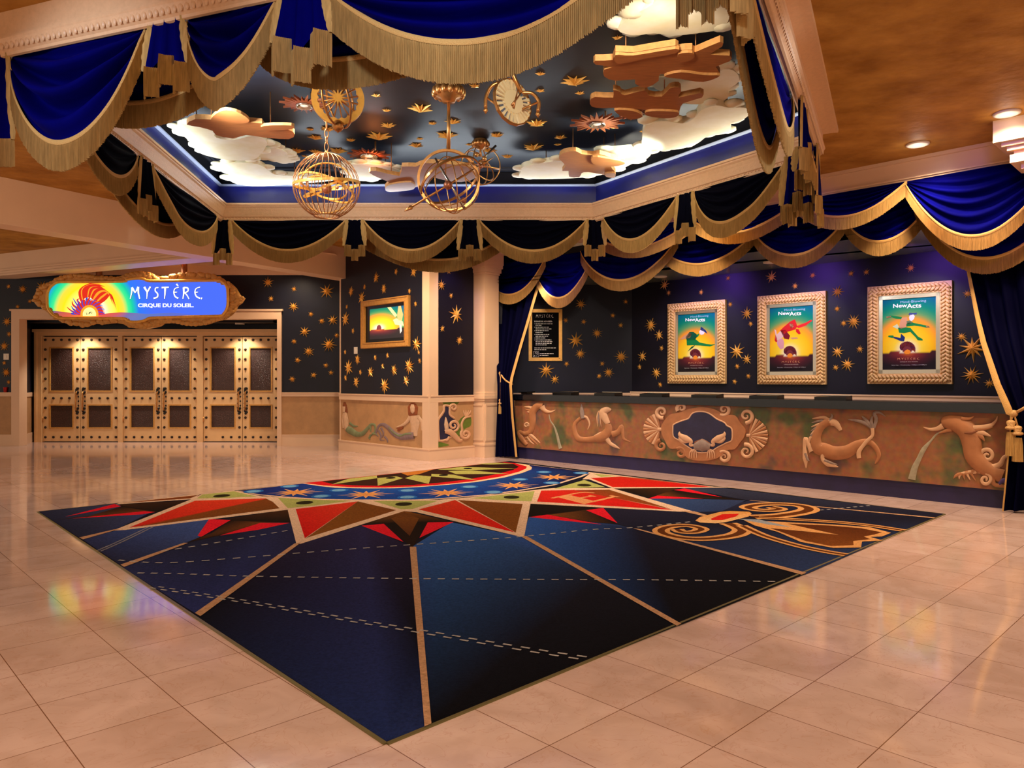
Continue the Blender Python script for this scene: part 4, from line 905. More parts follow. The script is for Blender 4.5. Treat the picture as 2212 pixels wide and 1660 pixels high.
m.build('dolphin_relief', fpan)
m = MB()                                              # prancing sea lion with curled tail
relief(m, WC, cv, [(1340, 620), (1372, 520), (1320, 410), (1240, 400)], [10, 26, 40, 40], clay_hi); relief(m, WC, cv, [(1260, 430), (1240, 300), (1235, 180)], [70, 70, 6], greyp)
relief(m, WC, cv, [(1220, 420), (1120, 520), (1120, 660), (1180, 770), (1300, 790), (1450, 780), (1600, 740), (1690, 640), (1690, 520)], [50, 60, 80, 100, 80, 110, 170, 150, 90], clay)
relief(m, WC, cv, [(1690, 520), (1620, 400), (1600, 320), (1680, 280), (1740, 290)], [80, 130, 130, 100, 30], clay_hi)
for q in range(6): relief(m, WC, cv, [(1530 + q * 24, 300 + 8 * q), (1500 + q * 26, 400), (1510 + q * 30, 480 + 90 * (q < 3))], [20, 24, 5], greyp if q % 2 else clay_hi)
relief(m, WC, cv, [(1650, 700), (1560, 690), (1420, 750)], [90, 60, 12], clay_hi); relief(m, WC, cv, [(1660, 760), (1720, 850), (1800, 900), (1885, 945)], [90, 60, 56, 10], clay_hi)
relief(m, WC, cv, [(1760, 700), (1860, 660), (1920, 560), (1940, 680), (1960, 780), (2070, 830)], [110, 90, 60, 56, 44, 10], clay)
for q in range(4): relief(m, WC, cv, [(1700 + q * 34, 600), (1730 + q * 26, 720), (1740 + q * 22, 810)], [14, 22, 6], clay_dk)
m.build('sea_lion_relief', fpan)
cv = conv_(WC, 1370, 850, 7.136); m = MB()            # cartouche with shells and crab
plate(m, WC, cv, [(560, 330), (700, 300), (860, 240), (1060, 215), (1260, 250), (1400, 330), (1560, 340), (1640, 460), (1720, 560), (1700, 680), (1640, 760), (1560, 860), (1440, 880), (1290, 1000), (1060, 1040), (840, 1000), (700, 860), (560, 850), (480, 720), (430, 600), (440, 480)], clay, .001, .022, 3)
plate(m, WC, cv, [(612, 490), (660, 460), (760, 420), (850, 390), (900, 320), (960, 290), (1050, 282), (1140, 300), (1210, 340), (1290, 400), (1400, 450), (1440, 500), (1515, 550), (1515, 720), (1440, 760), (1300, 830), (1180, 900), (1000, 910), (880, 850), (760, 770), (700, 720), (615, 660)], sea, .02, .026)
rim = [(612, 490), (660, 460), (760, 420), (850, 390), (900, 320), (960, 290), (1050, 282), (1140, 300), (1210, 340), (1290, 400), (1400, 450), (1440, 500), (1515, 550), (1515, 720), (1440, 760), (1300, 830), (1180, 900), (1000, 910), (880, 850), (760, 770), (700, 720), (615, 660), (612, 490)]
relief(m, WC, cv, rim, [26, 26], clay_hi, .018, .6, 3)
for cx_, cy_, r, a, tr in ((430, 290, 95, 1.2, 1.4), (735, 225, 75, 2.4, 1.3), (1390, 250, 95, 2.2, -1.4), (1730, 350, 110, 1.6, -1.4), (420, 810, 90, -1.6, -1.4), (720, 920, 85, -2.2, 1.4), (1390, 980, 95, -2.2, 1.5), (1730, 900, 115, -1.8, 1.5)):
    relief(m, WC, cv, spiral(cx_, cy_, r, 12, a, tr, 18), [62, 50, 34, 16], clay_hi if (cx_ // 10) % 2 else clay, .004, .7)
for cx_, cy_, sg, rx, ry in ((400, 555, -1, 250, 250), (1770, 650, 1, 300, 280)):
    for q in range(13):
        a = math.radians(-78 + q * 13); relief(m, WC, cv, [(cx_, cy_), (cx_ + sg * rx * .5 * math.cos(a), cy_ + ry * .5 * math.sin(a)), (cx_ + sg * rx * math.cos(a), cy_ + ry * math.sin(a))], [10, 34, 54 if q % 12 else 34], clay_hi if q % 2 else clay, .004, .5, 3)
    relief(m, WC, cv, [(cx_ - 30, cy_), (cx_ + 30, cy_)], [50, 50], clay_hi, .012)
m.build('cartouche_relief', fpan)
m = MB()
relief(m, WC, cv, [(940, 830), (1060, 800), (1190, 830)], [90, 200, 90], greyp, .024, .35); relief(m, WC, cv, [(940, 760), (1060, 735), (1180, 770)], [20, 60, 20], clay_dk, .03, .3)
for sg in (-1, 1):
    X = lambda x: 1060 + sg * x
    relief(m, WC, cv, [(X(120), 800), (X(180), 800), (X(170), 740), (X(250), 700), (X(340), 640), (X(345), 590)], [30, 40, 60, 110, 60, 8], clay_hi, .026, .4); relief(m, WC, cv, [(X(200), 730), (X(290), 740), (X(350), 690), (X(300), 640)], [60, 60, 30, 8], clay_hi, .026, .4)
    for q in range(4): relief(m, WC, cv, [(X(110), 860 + 6 * q), (X(180 - 30 * q), 900), (X(200 - 40 * q), 1000)], [22, 20, 6], clay_hi, .026, .4)
m.build('crab_relief', fpan)
cv = conv_(WC, 1660, 860, 7.373); m = MB()            # sea horse
relief(m, WC, cv, [(1700, 1050), (1760, 920), (1700, 780), (1580, 700), (1420, 760), (1240, 860), (1050, 880), (900, 830), (780, 780), (760, 620), (830, 470), (930, 390), (1000, 390)], [20, 70, 80, 90, 170, 210, 220, 220, 200, 150, 130, 130, 110], clay)
relief(m, WC, cv, [(960, 380), (1060, 400), (1130, 480), (1150, 520)], [120, 110, 70, 50], clay_hi)
relief(m, WC, cv, [(1450, 960), (1450, 850), (1560, 700), (1660, 600), (1660, 480)], [70, 70, 60, 50, 60], clay_hi, .012)
for pts in ([(1660, 490), (1540, 400), (1400, 360), (1270, 345)], [(1650, 480), (1560, 360), (1490, 290)], [(1660, 480), (1640, 380), (1660, 290)], [(1680, 480), (1720, 340), (1690, 250), (1770, 230), (1870, 300)]): relief(m, WC, cv, pts, [50, 60, 46, 8], greyp, .008)
for q in range(7): relief(m, WC, cv, [(960 - q * 44, 350 + q * 46), (880 - q * 36, 310 + q * 56), (700 - q * 8, 330 + q * 66)], [44, 50, 8], greyp if q % 2 else clay_hi, .004)
relief(m, WC, cv, [(980, 360), (1020, 290), (1000, 250)], [40, 34, 6], greyp, .01)
relief(m, WC, cv, [(840, 760), (880, 860), (870, 970), (960, 1050), (1120, 1100)], [90, 70, 60, 90, 10], clay_hi, .012); relief(m, WC, cv, [(900, 990), (1000, 1030), (1110, 1060)], [40, 40, 6], greyp, .02)
relief(m, WC, cv, [(700, 850), (640, 740), (590, 650), (575, 800), (590, 960), (600, 1120)], [110, 70, 66, 56, 90, 10], clay_hi); relief(m, WC, cv, [(590, 880), (630, 980), (660, 1000)], [40, 40, 6], greyp, .01)
m.build('sea_horse_relief', fpan)
cv = conv_(WC, 1920, 860, 6.64); m = MB()             # right dolphin
relief(m, WC, cv, [(1640, 1120), (1480, 1060), (1330, 960), (1220, 820), (1190, 640), (1130, 480), (1000, 380), (860, 350), (760, 350)], [200, 200, 240, 270, 290, 290, 250, 210, 120], clay, 0, .45)
relief(m, WC, cv, [(780, 400), (700, 440), (600, 450), (500, 420)], [90, 60, 40, 8], clay_hi, .01); relief(m, WC, cv, [(900, 450), (800, 480), (720, 510)], [70, 40, 10], clay, .01)
relief(m, WC, cv, [(1050, 430), (1250, 430), (1450, 400), (1540, 330), (1565, 260)], [70, 80, 60, 30, 6], clay_hi, .02); relief(m, WC, cv, [(1150, 460), (1300, 450), (1500, 420)], [70, 80, 10], clay, .02); relief(m, WC, cv, [(1200, 490), (1350, 500), (1470, 550)], [70, 70, 10], clay_hi, .02); relief(m, WC, cv, [(1250, 520), (1340, 560), (1380, 620)], [60, 60, 8], clay, .02); relief(m, WC, cv, [(1100, 500), (1200, 500), (1290, 470)], [20, 40, 20], clay_dk, .05)
relief(m, WC, cv, [(1050, 290), (1150, 300), (1230, 265)], [50, 40, 6], clay, .03)
relief(m, WC, cv, spiral(1415, 830, 110, 14, 2.6, 1.5, 20), [60, 56, 46, 30], clay_hi, .006)
relief(m, WC, cv, [(1330, 960), (1480, 990), (1600, 950), (1660, 850), (1745, 830)], [70, 80, 80, 60, 50], clay_hi, .01)
for q in range(5): relief(m, WC, cv, [(1330 - q * 20, 1060), (1180 - q * 46, 1060 + q * 10), (1250 - q * 80, 1190 - q * 8)], [50, 50, 6], clay_hi if q % 2 else clay, .004)
relief(m, WC, cv, spiral(1390, 1170, 90, 12, -1.5, 1.4, 18), [50, 44, 30], clay_hi, .02); relief(m, WC, cv, [(1500, 1130), (1520, 1240), (1700, 1270)], [90, 60, 40], clay, .01)
relief(m, WC, cv, [(1590, 1235), (1640, 1190), (1700, 1180)], [30, 70, 70], mat('relief_violet', (70, 50, 110), .6), .03, .3)
relief(m, WC, cv, [(830, 470), (700, 510), (600, 620), (500, 740), (430, 880), (370, 1010), (330, 1170)], [14, 24, 30, 70, 70, 90, 110], water_p, 0, .2)
m.build('dolphin_relief', fpan)
# pads along the counter
for i, (x0, x1) in enumerate(((1112, 1148), (1203, 1243), (1293, 1337), (1391, 1439), (1502, 1556), (1627, 1687), (1767, 1835))):
    a0, a1 = WC.px(x0, 856, -.5)[0], WC.px(x1, 856, -.5)[0]; t = thing('transaction_tray', '%s flat dark tray from the left along the back of the ticket counter' % ORD[i], 'tray', WC.w((a0 + a1) / 2, 1.14, -.5), 'trays along the ticket counter')
    m = MB(); q = [WC.w(a, z, d) for a in (a0, a1) for z, d in ((1.14, -.38), (1.175, -.38), (1.19, -.6), (1.14, -.6))]; m.add(q, [(0, 1, 2, 3), (7, 6, 5, 4), (0, 4, 5, 1), (1, 5, 6, 2), (2, 6, 7, 3), (3, 7, 4, 0)], black_m); m.build('tray_body', t)
    m = MB(); upright(m, WC, a0 + .01, a1 - .01, 1.19, 1.196, -.60, -.585, steel); m.build('tray_lip', t)
# ================= painted sea people on the dado of the monitor wall =================
cv = conv_(WT, 730, 845, 7.498)
pal = mat('mural_flesh', (214, 176, 140), .6, var=.15, vscale=14); hair = mat('mural_auburn', (150, 78, 36), .7, var=.35, vscale=24); fin_g = mat('mural_sea_green', (128, 138, 98), .6, var=.3, vscale=14); fin_v = mat('mural_violet_grey', (140, 116, 118), .6, var=.3, vscale=14); leaf_g = mat('mural_leaf_green', (104, 128, 40), .6, var=.3, vscale=10)
def mural_fig(name, label, wl, a, z, cat='mural'):
    return thing(name, label, cat, wl.w(a, z, .001), 'painted sea people on the dado')
a_, z_ = cv(300, 600); t = mural_fig('mermaid_mural', 'painted mermaid with a green tail, left end of the dado below the monitor', WT, a_, z_)
m = MB(); relief(m, WT, cv, [(108, 180), (112, 240), (128, 300), (150, 360)], [30, 70, 60, 20], hair, 0, .06); relief(m, WT, cv, [(104, 250), (100, 340)], [44, 36], pal, .006, .3); m.build('head', t)
m = MB(); relief(m, WT, cv, [(110, 350), (118, 440), (130, 560), (150, 640)], [60, 76, 70, 60], pal, 0, .25); relief(m, WT, cv, [(90, 380), (78, 480), (90, 600)], [26, 22, 20], pal, .004, .3); relief(m, WT, cv, [(140, 380), (165, 480), (160, 600)], [26, 22, 20], pal, .004, .3); m.build('torso', t)
m = MB(); relief(m, WT, cv, [(150, 610), (200, 640), (300, 700), (400, 690), (480, 610), (540, 545), (600, 560), (600, 660), (540, 720)], [90, 120, 90, 70, 56, 44, 36, 30, 24], fin_g, 0, .25); relief(m, WT, cv, [(190, 520), (260, 570), (330, 570)], [40, 40, 8], fin_g, .002, .2)
for q in ([(540, 710), (510, 760), (530, 790)], [(560, 690), (620, 700), (650, 740)], [(520, 540), (530, 620), (540, 670)]): relief(m, WT, cv, q, [40, 30, 6], fin_g, .003, .25)
m.build('tail', t)
a_, z_ = cv(1000, 640); t = mural_fig('merman_mural', 'painted long haired merman with a violet tail, right end of the dado below the monitor', WT, a_, z_)
m = MB(); relief(m, WT, cv, [(1215, 190), (1215, 260), (1215, 380), (1230, 520)], [50, 170, 150, 30], hair, 0, .06); relief(m, WT, cv, [(1214, 215), (1214, 270), (1216, 335), (1218, 365)], [40, 74, 60, 16], pal, .008, .3); relief(m, WT, cv, [(1196, 272), (1206, 272)], [9, 9], hair, .017, .4); relief(m, WT, cv, [(1224, 272), (1234, 272)], [9, 9], hair, .017, .4); relief(m, WT, cv, [(1204, 318), (1228, 318)], [8, 8], hair, .018, .4); m.build('head', t)
m = MB(); relief(m, WT, cv, [(1240, 400), (1250, 520), (1240, 640), (1240, 730)], [170, 150, 110, 90], pal, 0, .16); relief(m, WT, cv, [(1180, 410), (1130, 490), (1060, 550), (950, 590)], [60, 56, 44, 14], pal, .006, .3); relief(m, WT, cv, [(1310, 430), (1360, 500), (1370, 640)], [60, 50, 30], pal, .006, .3)
for q in range(4): relief(m, WT, cv, [(1060, 560 + q * 14), (1000 - q * 8, 590 + q * 16), (940 + q * 26, 600 + q * 18)], [30, 30, 6], hair, .004, .25)
m.build('torso', t)
m = MB(); relief(m, WT, cv, [(1240, 720), (1150, 730), (1030, 745), (920, 700), (820, 600), (740, 545), (670, 560), (640, 620)], [130, 120, 100, 84, 66, 56, 40, 30], fin_v, 0, .22); relief(m, WT, cv, [(1210, 700), (1100, 700), (1020, 730), (920, 680), (830, 590)], [30, 34, 30, 24, 12], fin_g, .016, .3)
for q in ([(660, 640), (700, 720), (690, 790), (760, 800)], [(700, 600), (740, 680), (720, 760)], [(640, 620), (620, 690), (660, 740)], [(760, 740), (800, 790), (810, 840)]): relief(m, WT, cv, q, [36, 30, 24, 6], fin_v, .003, .25)
m.build('tail', t)
cv = conv_(WS, 730, 845, 7.498); a_, z_ = cv(1860, 560)
t = thing('scroll_mural', 'painted scrollwork with a fish on the narrow dado beside the pillar', 'mural', WS.w(a_, z_, .001))
m = MB(); plate(m, WS, cv, [(1640, 800), (1640, 480), (1700, 400), (1730, 260), (1790, 270), (1820, 420), (1900, 470), (1960, 600), (1840, 700), (1740, 790)], sea, .0005, .003, 2); m.build('blue_ground', t)
for pts in ([(1960, 480), (2060, 400), (2150, 420), (2150, 560), (2050, 620), (1980, 740), (1900, 640)], [(1690, 160), (1800, 150), (1960, 170), (1900, 230), (1740, 230)], [(1600, 830), (1700, 840), (1800, 880), (1600, 910)]):
    m = MB(); plate(m, WS, cv, pts, leaf_g, .0005, .002, 3); m.build('green_patch', t)
m = MB()
relief(m, WS, cv, [(1630, 800), (1622, 640), (1618, 480), (1650, 420), (1710, 330), (1720, 240), (1800, 240)], [40, 36, 40, 40, 36, 40, 30], clay_hi, .002, .5); relief(m, WS, cv, [(1620, 805), (1720, 800), (1840, 740)], [34, 34, 20], clay_hi, .002, .5)
relief(m, WS, cv, [(1880, 440), (1810, 380), (1810, 270)] + spiral(1866, 270, 58, 10, 3.3, 1.3), [30, 46, 30, 16], clay_hi, .003, .6)
relief(m, WS, cv, spiral(1870, 560, 92, 14, 1.6, -1.5, 18), [34, 44, 36, 22], clay_hi, .004, .6)
relief(m, WS, cv, [(2150, 410), (2050, 440), (2000, 540), (2010, 640)] + spiral(2066, 700, 80, 12, 3.6, -1.6, 16), [30, 46, 44, 36, 18], clay_hi, .003, .6)
relief(m, WS, cv, [(2010, 790), (1960, 800), (1880, 720), (1800, 660), (1720, 660)], [30, 60, 90, 100, 50], clay_hi, .006, .4); relief(m, WS, cv, [(1760, 640), (1750, 540), (1740, 420)], [60, 70, 8], pal, .006, .4); relief(m, WS, cv, [(1800, 740), (1760, 800), (1720, 790)], [40, 34, 8], clay_hi, .006, .4)
for q in range(4): relief(m, WS, cv, [(2070, 420), (2040 + q * 30, 360), (2030 + q * 40, 310)], [30, 30, 6], clay_hi, .004, .4)
m.build('scroll_relief', t)
# ================= show posters in braided frames =================
flat_print = poster_m
def poster(px4, pr, label, fig, mirror=0):
    (x0, yt0, yb0), (x1, yt1, yb1) = px4
    a0, zt0 = WB.px(x0, yt0, .06); a1, zt1 = WB.px(x1, yt1, .06); zb = (WB.px(x0, yb0, .06)[1] + WB.px(x1, yb1, .06)[1]) / 2; zt = (zt0 + zt1) / 2
    root = thing('framed_poster', label, 'poster', WB.w((a0 + a1) / 2, zb, 0), 'show posters behind the ticket counter')
    wd = .145; f = MB()
    for q in ((a0, a0 + wd, zb, zt), (a1 - wd, a1, zb, zt), (a0 + wd, a1 - wd, zb, zb + wd), (a0 + wd, a1 - wd, zt - wd, zt)): upright(f, WB, *q, 0, .055, frame_m)
    fr_ = f.build('frame', root)
    f = MB()                                         # plaited rope moulding: slanted leaves in two rows
    def leafrow(p, q, inw):
        L_ = (q[0] - p[0], q[1] - p[1]); ln = math.hypot(*L_); k = int(ln / .052); ux, uz = L_[0] / ln, L_[1] / ln
        for i in range(k + 1):
            c = (p[0] + ux * ln * i / k, p[1] + uz * ln * i / k)
            for s in (-1, 1):
                e0 = (c[0] + ux * .03, c[1] + uz * .03); e1 = (c[0] - ux * .035 + inw[0] * s * .058, c[1] - uz * .035 + inw[1] * s * .058)
                f.tube([WB.w(e0[0], e0[1], .058), WB.w((e0[0] + e1[0]) / 2, (e0[1] + e1[1]) / 2, .072), WB.w(e1[0], e1[1], .05)], 0.021, frame_m, 6, False, [.7, 1, .6])
    h = wd / 2
    leafrow((a0 + h, zb + h), (a0 + h, zt - h), (1, 0)); leafrow((a1 - h, zb + h), (a1 - h, zt - h), (1, 0)); leafrow((a0 + h, zb + h), (a1 - h, zb + h), (0, 1)); leafrow((a0 + h, zt - h), (a1 - h, zt - h), (0, 1))
    f.build('braided_moulding', fr_)
    i0, i1 = a0 + wd, a1 - wd; k0, k1 = zb + wd, zt - wd; s = .055
    f = MB()
    for q in ((i0, i0 + s, k0, k1), (i1 - s, i1, k0, k1), (i0, i1, k0, k0 + s), (i0, i1, k1 - s, k1)): upright(f, WB, *q, .0, .035, steel)
    f.build('metal_mount', root)
    i0 += s; i1 -= s; k0 += s; k1 -= s
    f = MB(); grid_img(f, WB, i0, i1, k0, k1, .02, dusk(.47, .27, .24, .72), flat_print, 26, 36); sheet = f.build('poster_sheet', root)
    f = MB(); D = .0215
    PO = lambda pts, c, d=D: poly_on(f, WB, i0, i1, k0, k1, d, pts, c, flat_print)
    for pts, c in fig: PO(pts, c)
    def P0(x, y, d): return WB.w(i0 + (i1 - i0) * x, k0 + (k1 - k0) * y, d)
    for k in range(15):                               # plumed sun low on the horizon
        th = math.radians(170 - k * 11); r = .08; pts = [(.46 + r * .9 * math.cos(th), .27 + r * .7 * math.sin(th)), (.46 + .13 * math.cos(th - .2), .27 + .1 * math.sin(th - .2)), (.46 + .17 * math.cos(th - .6), .275 + .125 * math.sin(th - .6))]
        blade(f, lambda x, y, d: P0(x / 1000, y / 1000, d), [(x * 1000, y * 1000) for x, y in pts], 46, flat_print, .0222, (128, 48, 46) if k % 3 else (96, 40, 70))
    PO([(.38, .25), (.39, .30), (.43, .325), (.48, .33), (.53, .31), (.555, .27), (.55, .25), (.47, .262)], (120, 52, 60), .0218)
    PO([(.40, .245), (.44, .275), (.47, .285), (.51, .275), (.54, .245), (.5, .215), (.44, .215)], (248, 150, 50), .0226)
    f.build('poster_picture', sheet)
    W_ = i1 - i0; Hh = k1 - k0
    def T(nm, body, x0, x1, y0, y1, c, b=0.0): f = MB(); put_text(f, WB, body, i0 + W_ * x0, i0 + W_ * x1, k0 + Hh * y0, k0 + Hh * y1, .0232, flat_print, c, b); f.build(nm, sheet)
    T('title_lettering', 'Mind-Blowing', .34, .82, .925, .968, (150, 186, 214)); T('title_lettering', 'New', .2, .47, .877, .932, (244, 246, 244), .02); T('title_lettering', 'Acts', .46, .73, .860, .922, (244, 246, 244), .02)
    T('subtitle_lettering', 'CIRQUE DU SOLEIL', .33, .67, .102, .116, (214, 190, 180)); T('schedule_lettering', 'Saturday - Wednesday  7:00pm & 9:30pm', .17, .83, .056, .072, (196, 190, 186))
    g = lambda x, y, d: P0(.28 + (x - 1004) / 730 * .42, .135 + (335 - y) / 150 * .038, d)
    f = MB(); strokes_word(f, g, .0232, MYST, flat_print, (240, 168, 120)); f.build('name_lettering', sheet); f = MB(); upright(f, WB, i0 + W_ * .23, i0 + W_ * .76, k0 + Hh * .036, k0 + Hh * .043, .02, .0232, flat_print)
    for c_ in range(len(f.c)): f.c[c_] = f.c[c_] or [lin((120, 116, 114))] * len(f.f[c_])
    f.build('fine_print', sheet)
def nz(pts, x0, x1, yt, yb): return [((x - x0) / (x1 - x0), (yb - y) / (yb - yt)) for x, y in pts]
g1 = lambda p: nz(p, 215, 780, 480, 1415); g2 = lambda p: nz(p, 255, 985, 315, 1375); g3 = lambda p: nz(p, 278, 1078, 350, 1410)
GR, GD, SK, WH, BL = (24, 128, 66), (16, 84, 60), (206, 152, 112), (226, 224, 226), (30, 50, 110)
fig1 = [(g1([(235, 885), (300, 830), (380, 780), (430, 800), (400, 860), (330, 880)]), SK), (g1([(330, 850), (390, 770), (450, 770), (500, 810), (500, 860), (470, 905), (350, 905)]), GD), (g1([(345, 895), (480, 885), (545, 945), (640, 970), (720, 985), (775, 980), (770, 992), (700, 1015), (560, 995), (430, 985), (350, 985)]), GR), (g1([(360, 1085), (420, 1010), (480, 985), (440, 1030)]), GD), (g1([(500, 820), (540, 800), (530, 840), (480, 880)]), GR), (g1([(540, 770), (560, 740), (600, 745), (625, 775), (610, 815), (570, 825), (545, 805)]), WH), (g1([(555, 745), (565, 690), (600, 720), (640, 760), (665, 815), (620, 780)]), BL)]
RD, RW = (204, 36, 40), (226, 190, 180)
fig2 = [(g2([(480, 650), (600, 560), (680, 525), (705, 590), (720, 640), (690, 690), (560, 720), (500, 760), (430, 700)]), RD), (g2([(700, 640), (860, 590), (950, 545), (968, 566), (860, 640), (740, 670)]), (222, 40, 44)), (g2([(700, 680), (745, 690), (780, 760), (750, 775), (700, 730)]), (200, 30, 40)), (g2([(590, 590), (640, 590), (660, 640), (610, 680)]), SK), (g2([(330, 670), (360, 690), (375, 760), (450, 690), (505, 740), (480, 810), (410, 850), (360, 860), (350, 780)]), RW), (g2([(400, 840), (480, 830), (500, 900), (490, 990), (440, 1010), (390, 950), (370, 880)]), (220, 160, 166)), (g2([(440, 700), (520, 690), (560, 740), (600, 790), (580, 850), (500, 830)]), (120, 26, 40)), (g2([(335, 860), (345, 760), (370, 800), (380, 880), (360, 885)]), RD), (g2([(600, 820), (720, 820), (735, 840), (640, 850)]), SK)]
fig3 = [(g3([(330, 610), (400, 590), (480, 604), (575, 625), (560, 655), (480, 645), (410, 615), (340, 632)]), GR), (g3([(330, 606), (400, 594), (410, 612), (340, 632)]), SK), (g3([(575, 632), (650, 632), (660, 700), (640, 775), (560, 800), (525, 780), (545, 690)]), SK), (g3([(690, 700), (760, 722), (890, 755), (960, 772), (990, 795), (940, 800), (860, 778), (760, 760), (640, 770), (640, 730)]), GR), (g3([(930, 772), (960, 770), (995, 796), (945, 800)]), SK), (g3([(510, 780), (640, 780), (700, 790), (760, 860), (815, 925), (880, 962), (884, 985), (810, 978), (780, 935), (700, 850), (610, 865), (530, 855)]), GR), (g3([(560, 870), (620, 930), (604, 990), (560, 985), (450, 935), (440, 910), (550, 935)]), BL), (g3([(360, 912), (365, 893), (440, 893), (455, 930), (420, 930)]), GR), (g3([(430, 760), (500, 725), (540, 790), (500, 800), (470, 780)]), (200, 214, 170)), (g3([(680, 640), (690, 600), (740, 590), (766, 620), (755, 660), (720, 690), (690, 680)]), WH), (g3([(670, 590), (690, 565), (740, 575), (800, 570), (790, 600), (740, 595), (690, 610)]), (60, 76, 130)), (g3([(640, 690), (690, 680), (740, 710), (660, 760)]), (110, 130, 90))]
poster(((1441.6, 657.8, 828), (1566, 647, 829.5)), 0, 'left poster with a green acrobat leaping sideways, in a braided gold frame', fig1)
poster(((1635.6, 641, 830), (1783, 628, 831.5)), 0, 'middle poster with a red acrobat tumbling, in a braided gold frame', fig2)
poster(((1873.6, 621, 829.5), (2056, 605, 830)), 0, 'right poster with a green acrobat leaping, arms spread, in a braided gold frame', fig3)
# ================= black notice =================
a0, zt = WN.px(1142, 668, .03); a1, zb = WN.px(1214.5, 780, .03)
nt_ = thing('framed_notice', 'black notice with white lettering in a thin gold frame beside the left curtain', 'notice', WN.w((a0 + a1) / 2, zb, 0))
picture_frame(nt_, WN, a0, a1, zb, zt, .062, .03, gold)
m = MB(); upright(m, WN, a0 + .06, a1 - .06, zb + .06, zt - .06, 0, .012, notice_m); nb_ = m.build('notice_board', nt_)
m = MB(); ink = mat('white_ink', (226, 220, 210), .6); W_ = a1 - a0; Hh = zt - zb
nx = lambda x: a0 + (x - 70) / (985 - 70) * W_; nzz = lambda y: zt - (y - 150) / (1540 - 150) * Hh
strokes_word(m, lambda x, y, d: WN.w(nx(270 + (x - 1004) / 730 * 475), nzz(296 + (y - 212) / 125 * 84), d), .0135, [(p, a * 1.25, b * 1.5) for p, a, b in MYST], ink)
put_text(m, WN, 'PLEASE BE ADVISED:', nx(225), nx(715), nzz(500), nzz(462), .0135, ink, None, .03)
for y, xs_ in ((545, (260, 720)), (585, (260, 440)), (635, (260, 620)), (682, (260, 690)), (730, (260, 610)), (778, (260, 455)), (830, (260, 630)), (878, (260, 600)), (925, (260, 535)), (978, (260, 690)), (1025, (260, 740)), (1070, (260, 715)), (1112, (260, 560)), (1192, (225, 810)), (1240, (225, 550)), (1345, (372, 750)), (1393, (372, 605))):
    x = xs_[0]; r = random.Random(y)
    while x < xs_[1] - 14:                            # lines too small to read in the photo: word-long dashes
        l = min(r.randint(26, 84), xs_[1] - x); upright(m, WN, nx(x), nx(x + l), nzz(y + 9), nzz(y - 9), .012, .0135, ink); x += l + 14
for y in (545, 635, 730, 830, 925, 978): upright(m, WN, nx(228), nx(240), nzz(y + 7), nzz(y - 7), .012, .0135, ink)
for pts in ([(200, 1430), (345, 1430), (345, 1290), (200, 1290), (200, 1430)],): strokes_word(m, lambda x, y, d: WN.w(nx(x), nzz(y), d), .0135, [([pts[i], pts[i + 1]], 6, 6) for i in range(4)], ink)
strokes_word(m, lambda x, y, d: WN.w(nx(x), nzz(y), d), .0136, [([(240, 1340), (270, 1305), (310, 1315), (318, 1350), (285, 1400)], 12, 10), ([(205, 1425), (250, 1380)], 16, 16), ([(262, 1345), (285, 1335), (290, 1360)], 8, 6)], ink)
m.build('notice_lettering', nb_)
# ================= star carpet =================
_lin = lin
def lin(c): return _lin(tuple(v * (.86 if c[2] > c[0] * 1.15 else .97) for v in c))
cp = MB(); LV = [0.006]
RB = [HZ(*p) for p in ((82, 1107), (835, 1608), (2040, 1112))]; RT = RB[0] + RB[2] - RB[1]
cp.prism([Vector((p.x, p.y, .0)) for p in (RB[0], RB[1], RB[2], RT)], Vector((0, 0, .006)), carpet_m, None, lin((20, 21, 40)))
def lay(pts, cols, up=True):
    LV[0] += .00002; z = LV[0]; n = len(pts); q = [HZ(x, y) if not isinstance(x, Vector) else x for x, y in pts]
    cl = [lin(c) for c in cols] if isinstance(cols, list) else lin(cols)
    cp.add([Vector((p.x, p.y, z)) for p in q], [tuple(range(n))], carpet_m, cl)
def band(pts, w0, col, k=6, w1=None):                 # a woven stripe of real width along picture points
    LV[0] += .00002; q = [HZ(x, y) for x, y in pts]; q = smooth_path(q, k) if len(q) > 2 else q; n = len(q); L_, R_ = [], []
    for i, p in enumerate(q):
        t = (q[min(i + 1, n - 1)] - q[max(i - 1, 0)]).normalized(); ww = (w0 + ((w1 if w1 is not None else w0) - w0) * i / max(1, n - 1)) / 2; s = Vector((-t.y, t.x, 0)) * ww
        L_.append(Vector((p.x + s.x, p.y + s.y, LV[0]))); R_.append(Vector((p.x - s.x, p.y - s.y, LV[0])))
    cp.add(L_ + R_, [(i, i + 1, n + i + 1, n + i) for i in range(n - 1)], carpet_m, lin(col))
NV, BK, B1_, B2_ = (28, 28, 52), (14, 14, 24), (52, 92, 172), (40, 58, 118)
PU = (44, 36, 72); CR = (226, 190, 162); TN = (212, 152, 92); RE = (206, 34, 24); R2 = (216, 58, 30); RK = (224, 24, 44); BR = (120, 66, 22); BD = (62, 30, 16); GN = (170, 172, 96); DK = (22, 14, 10)
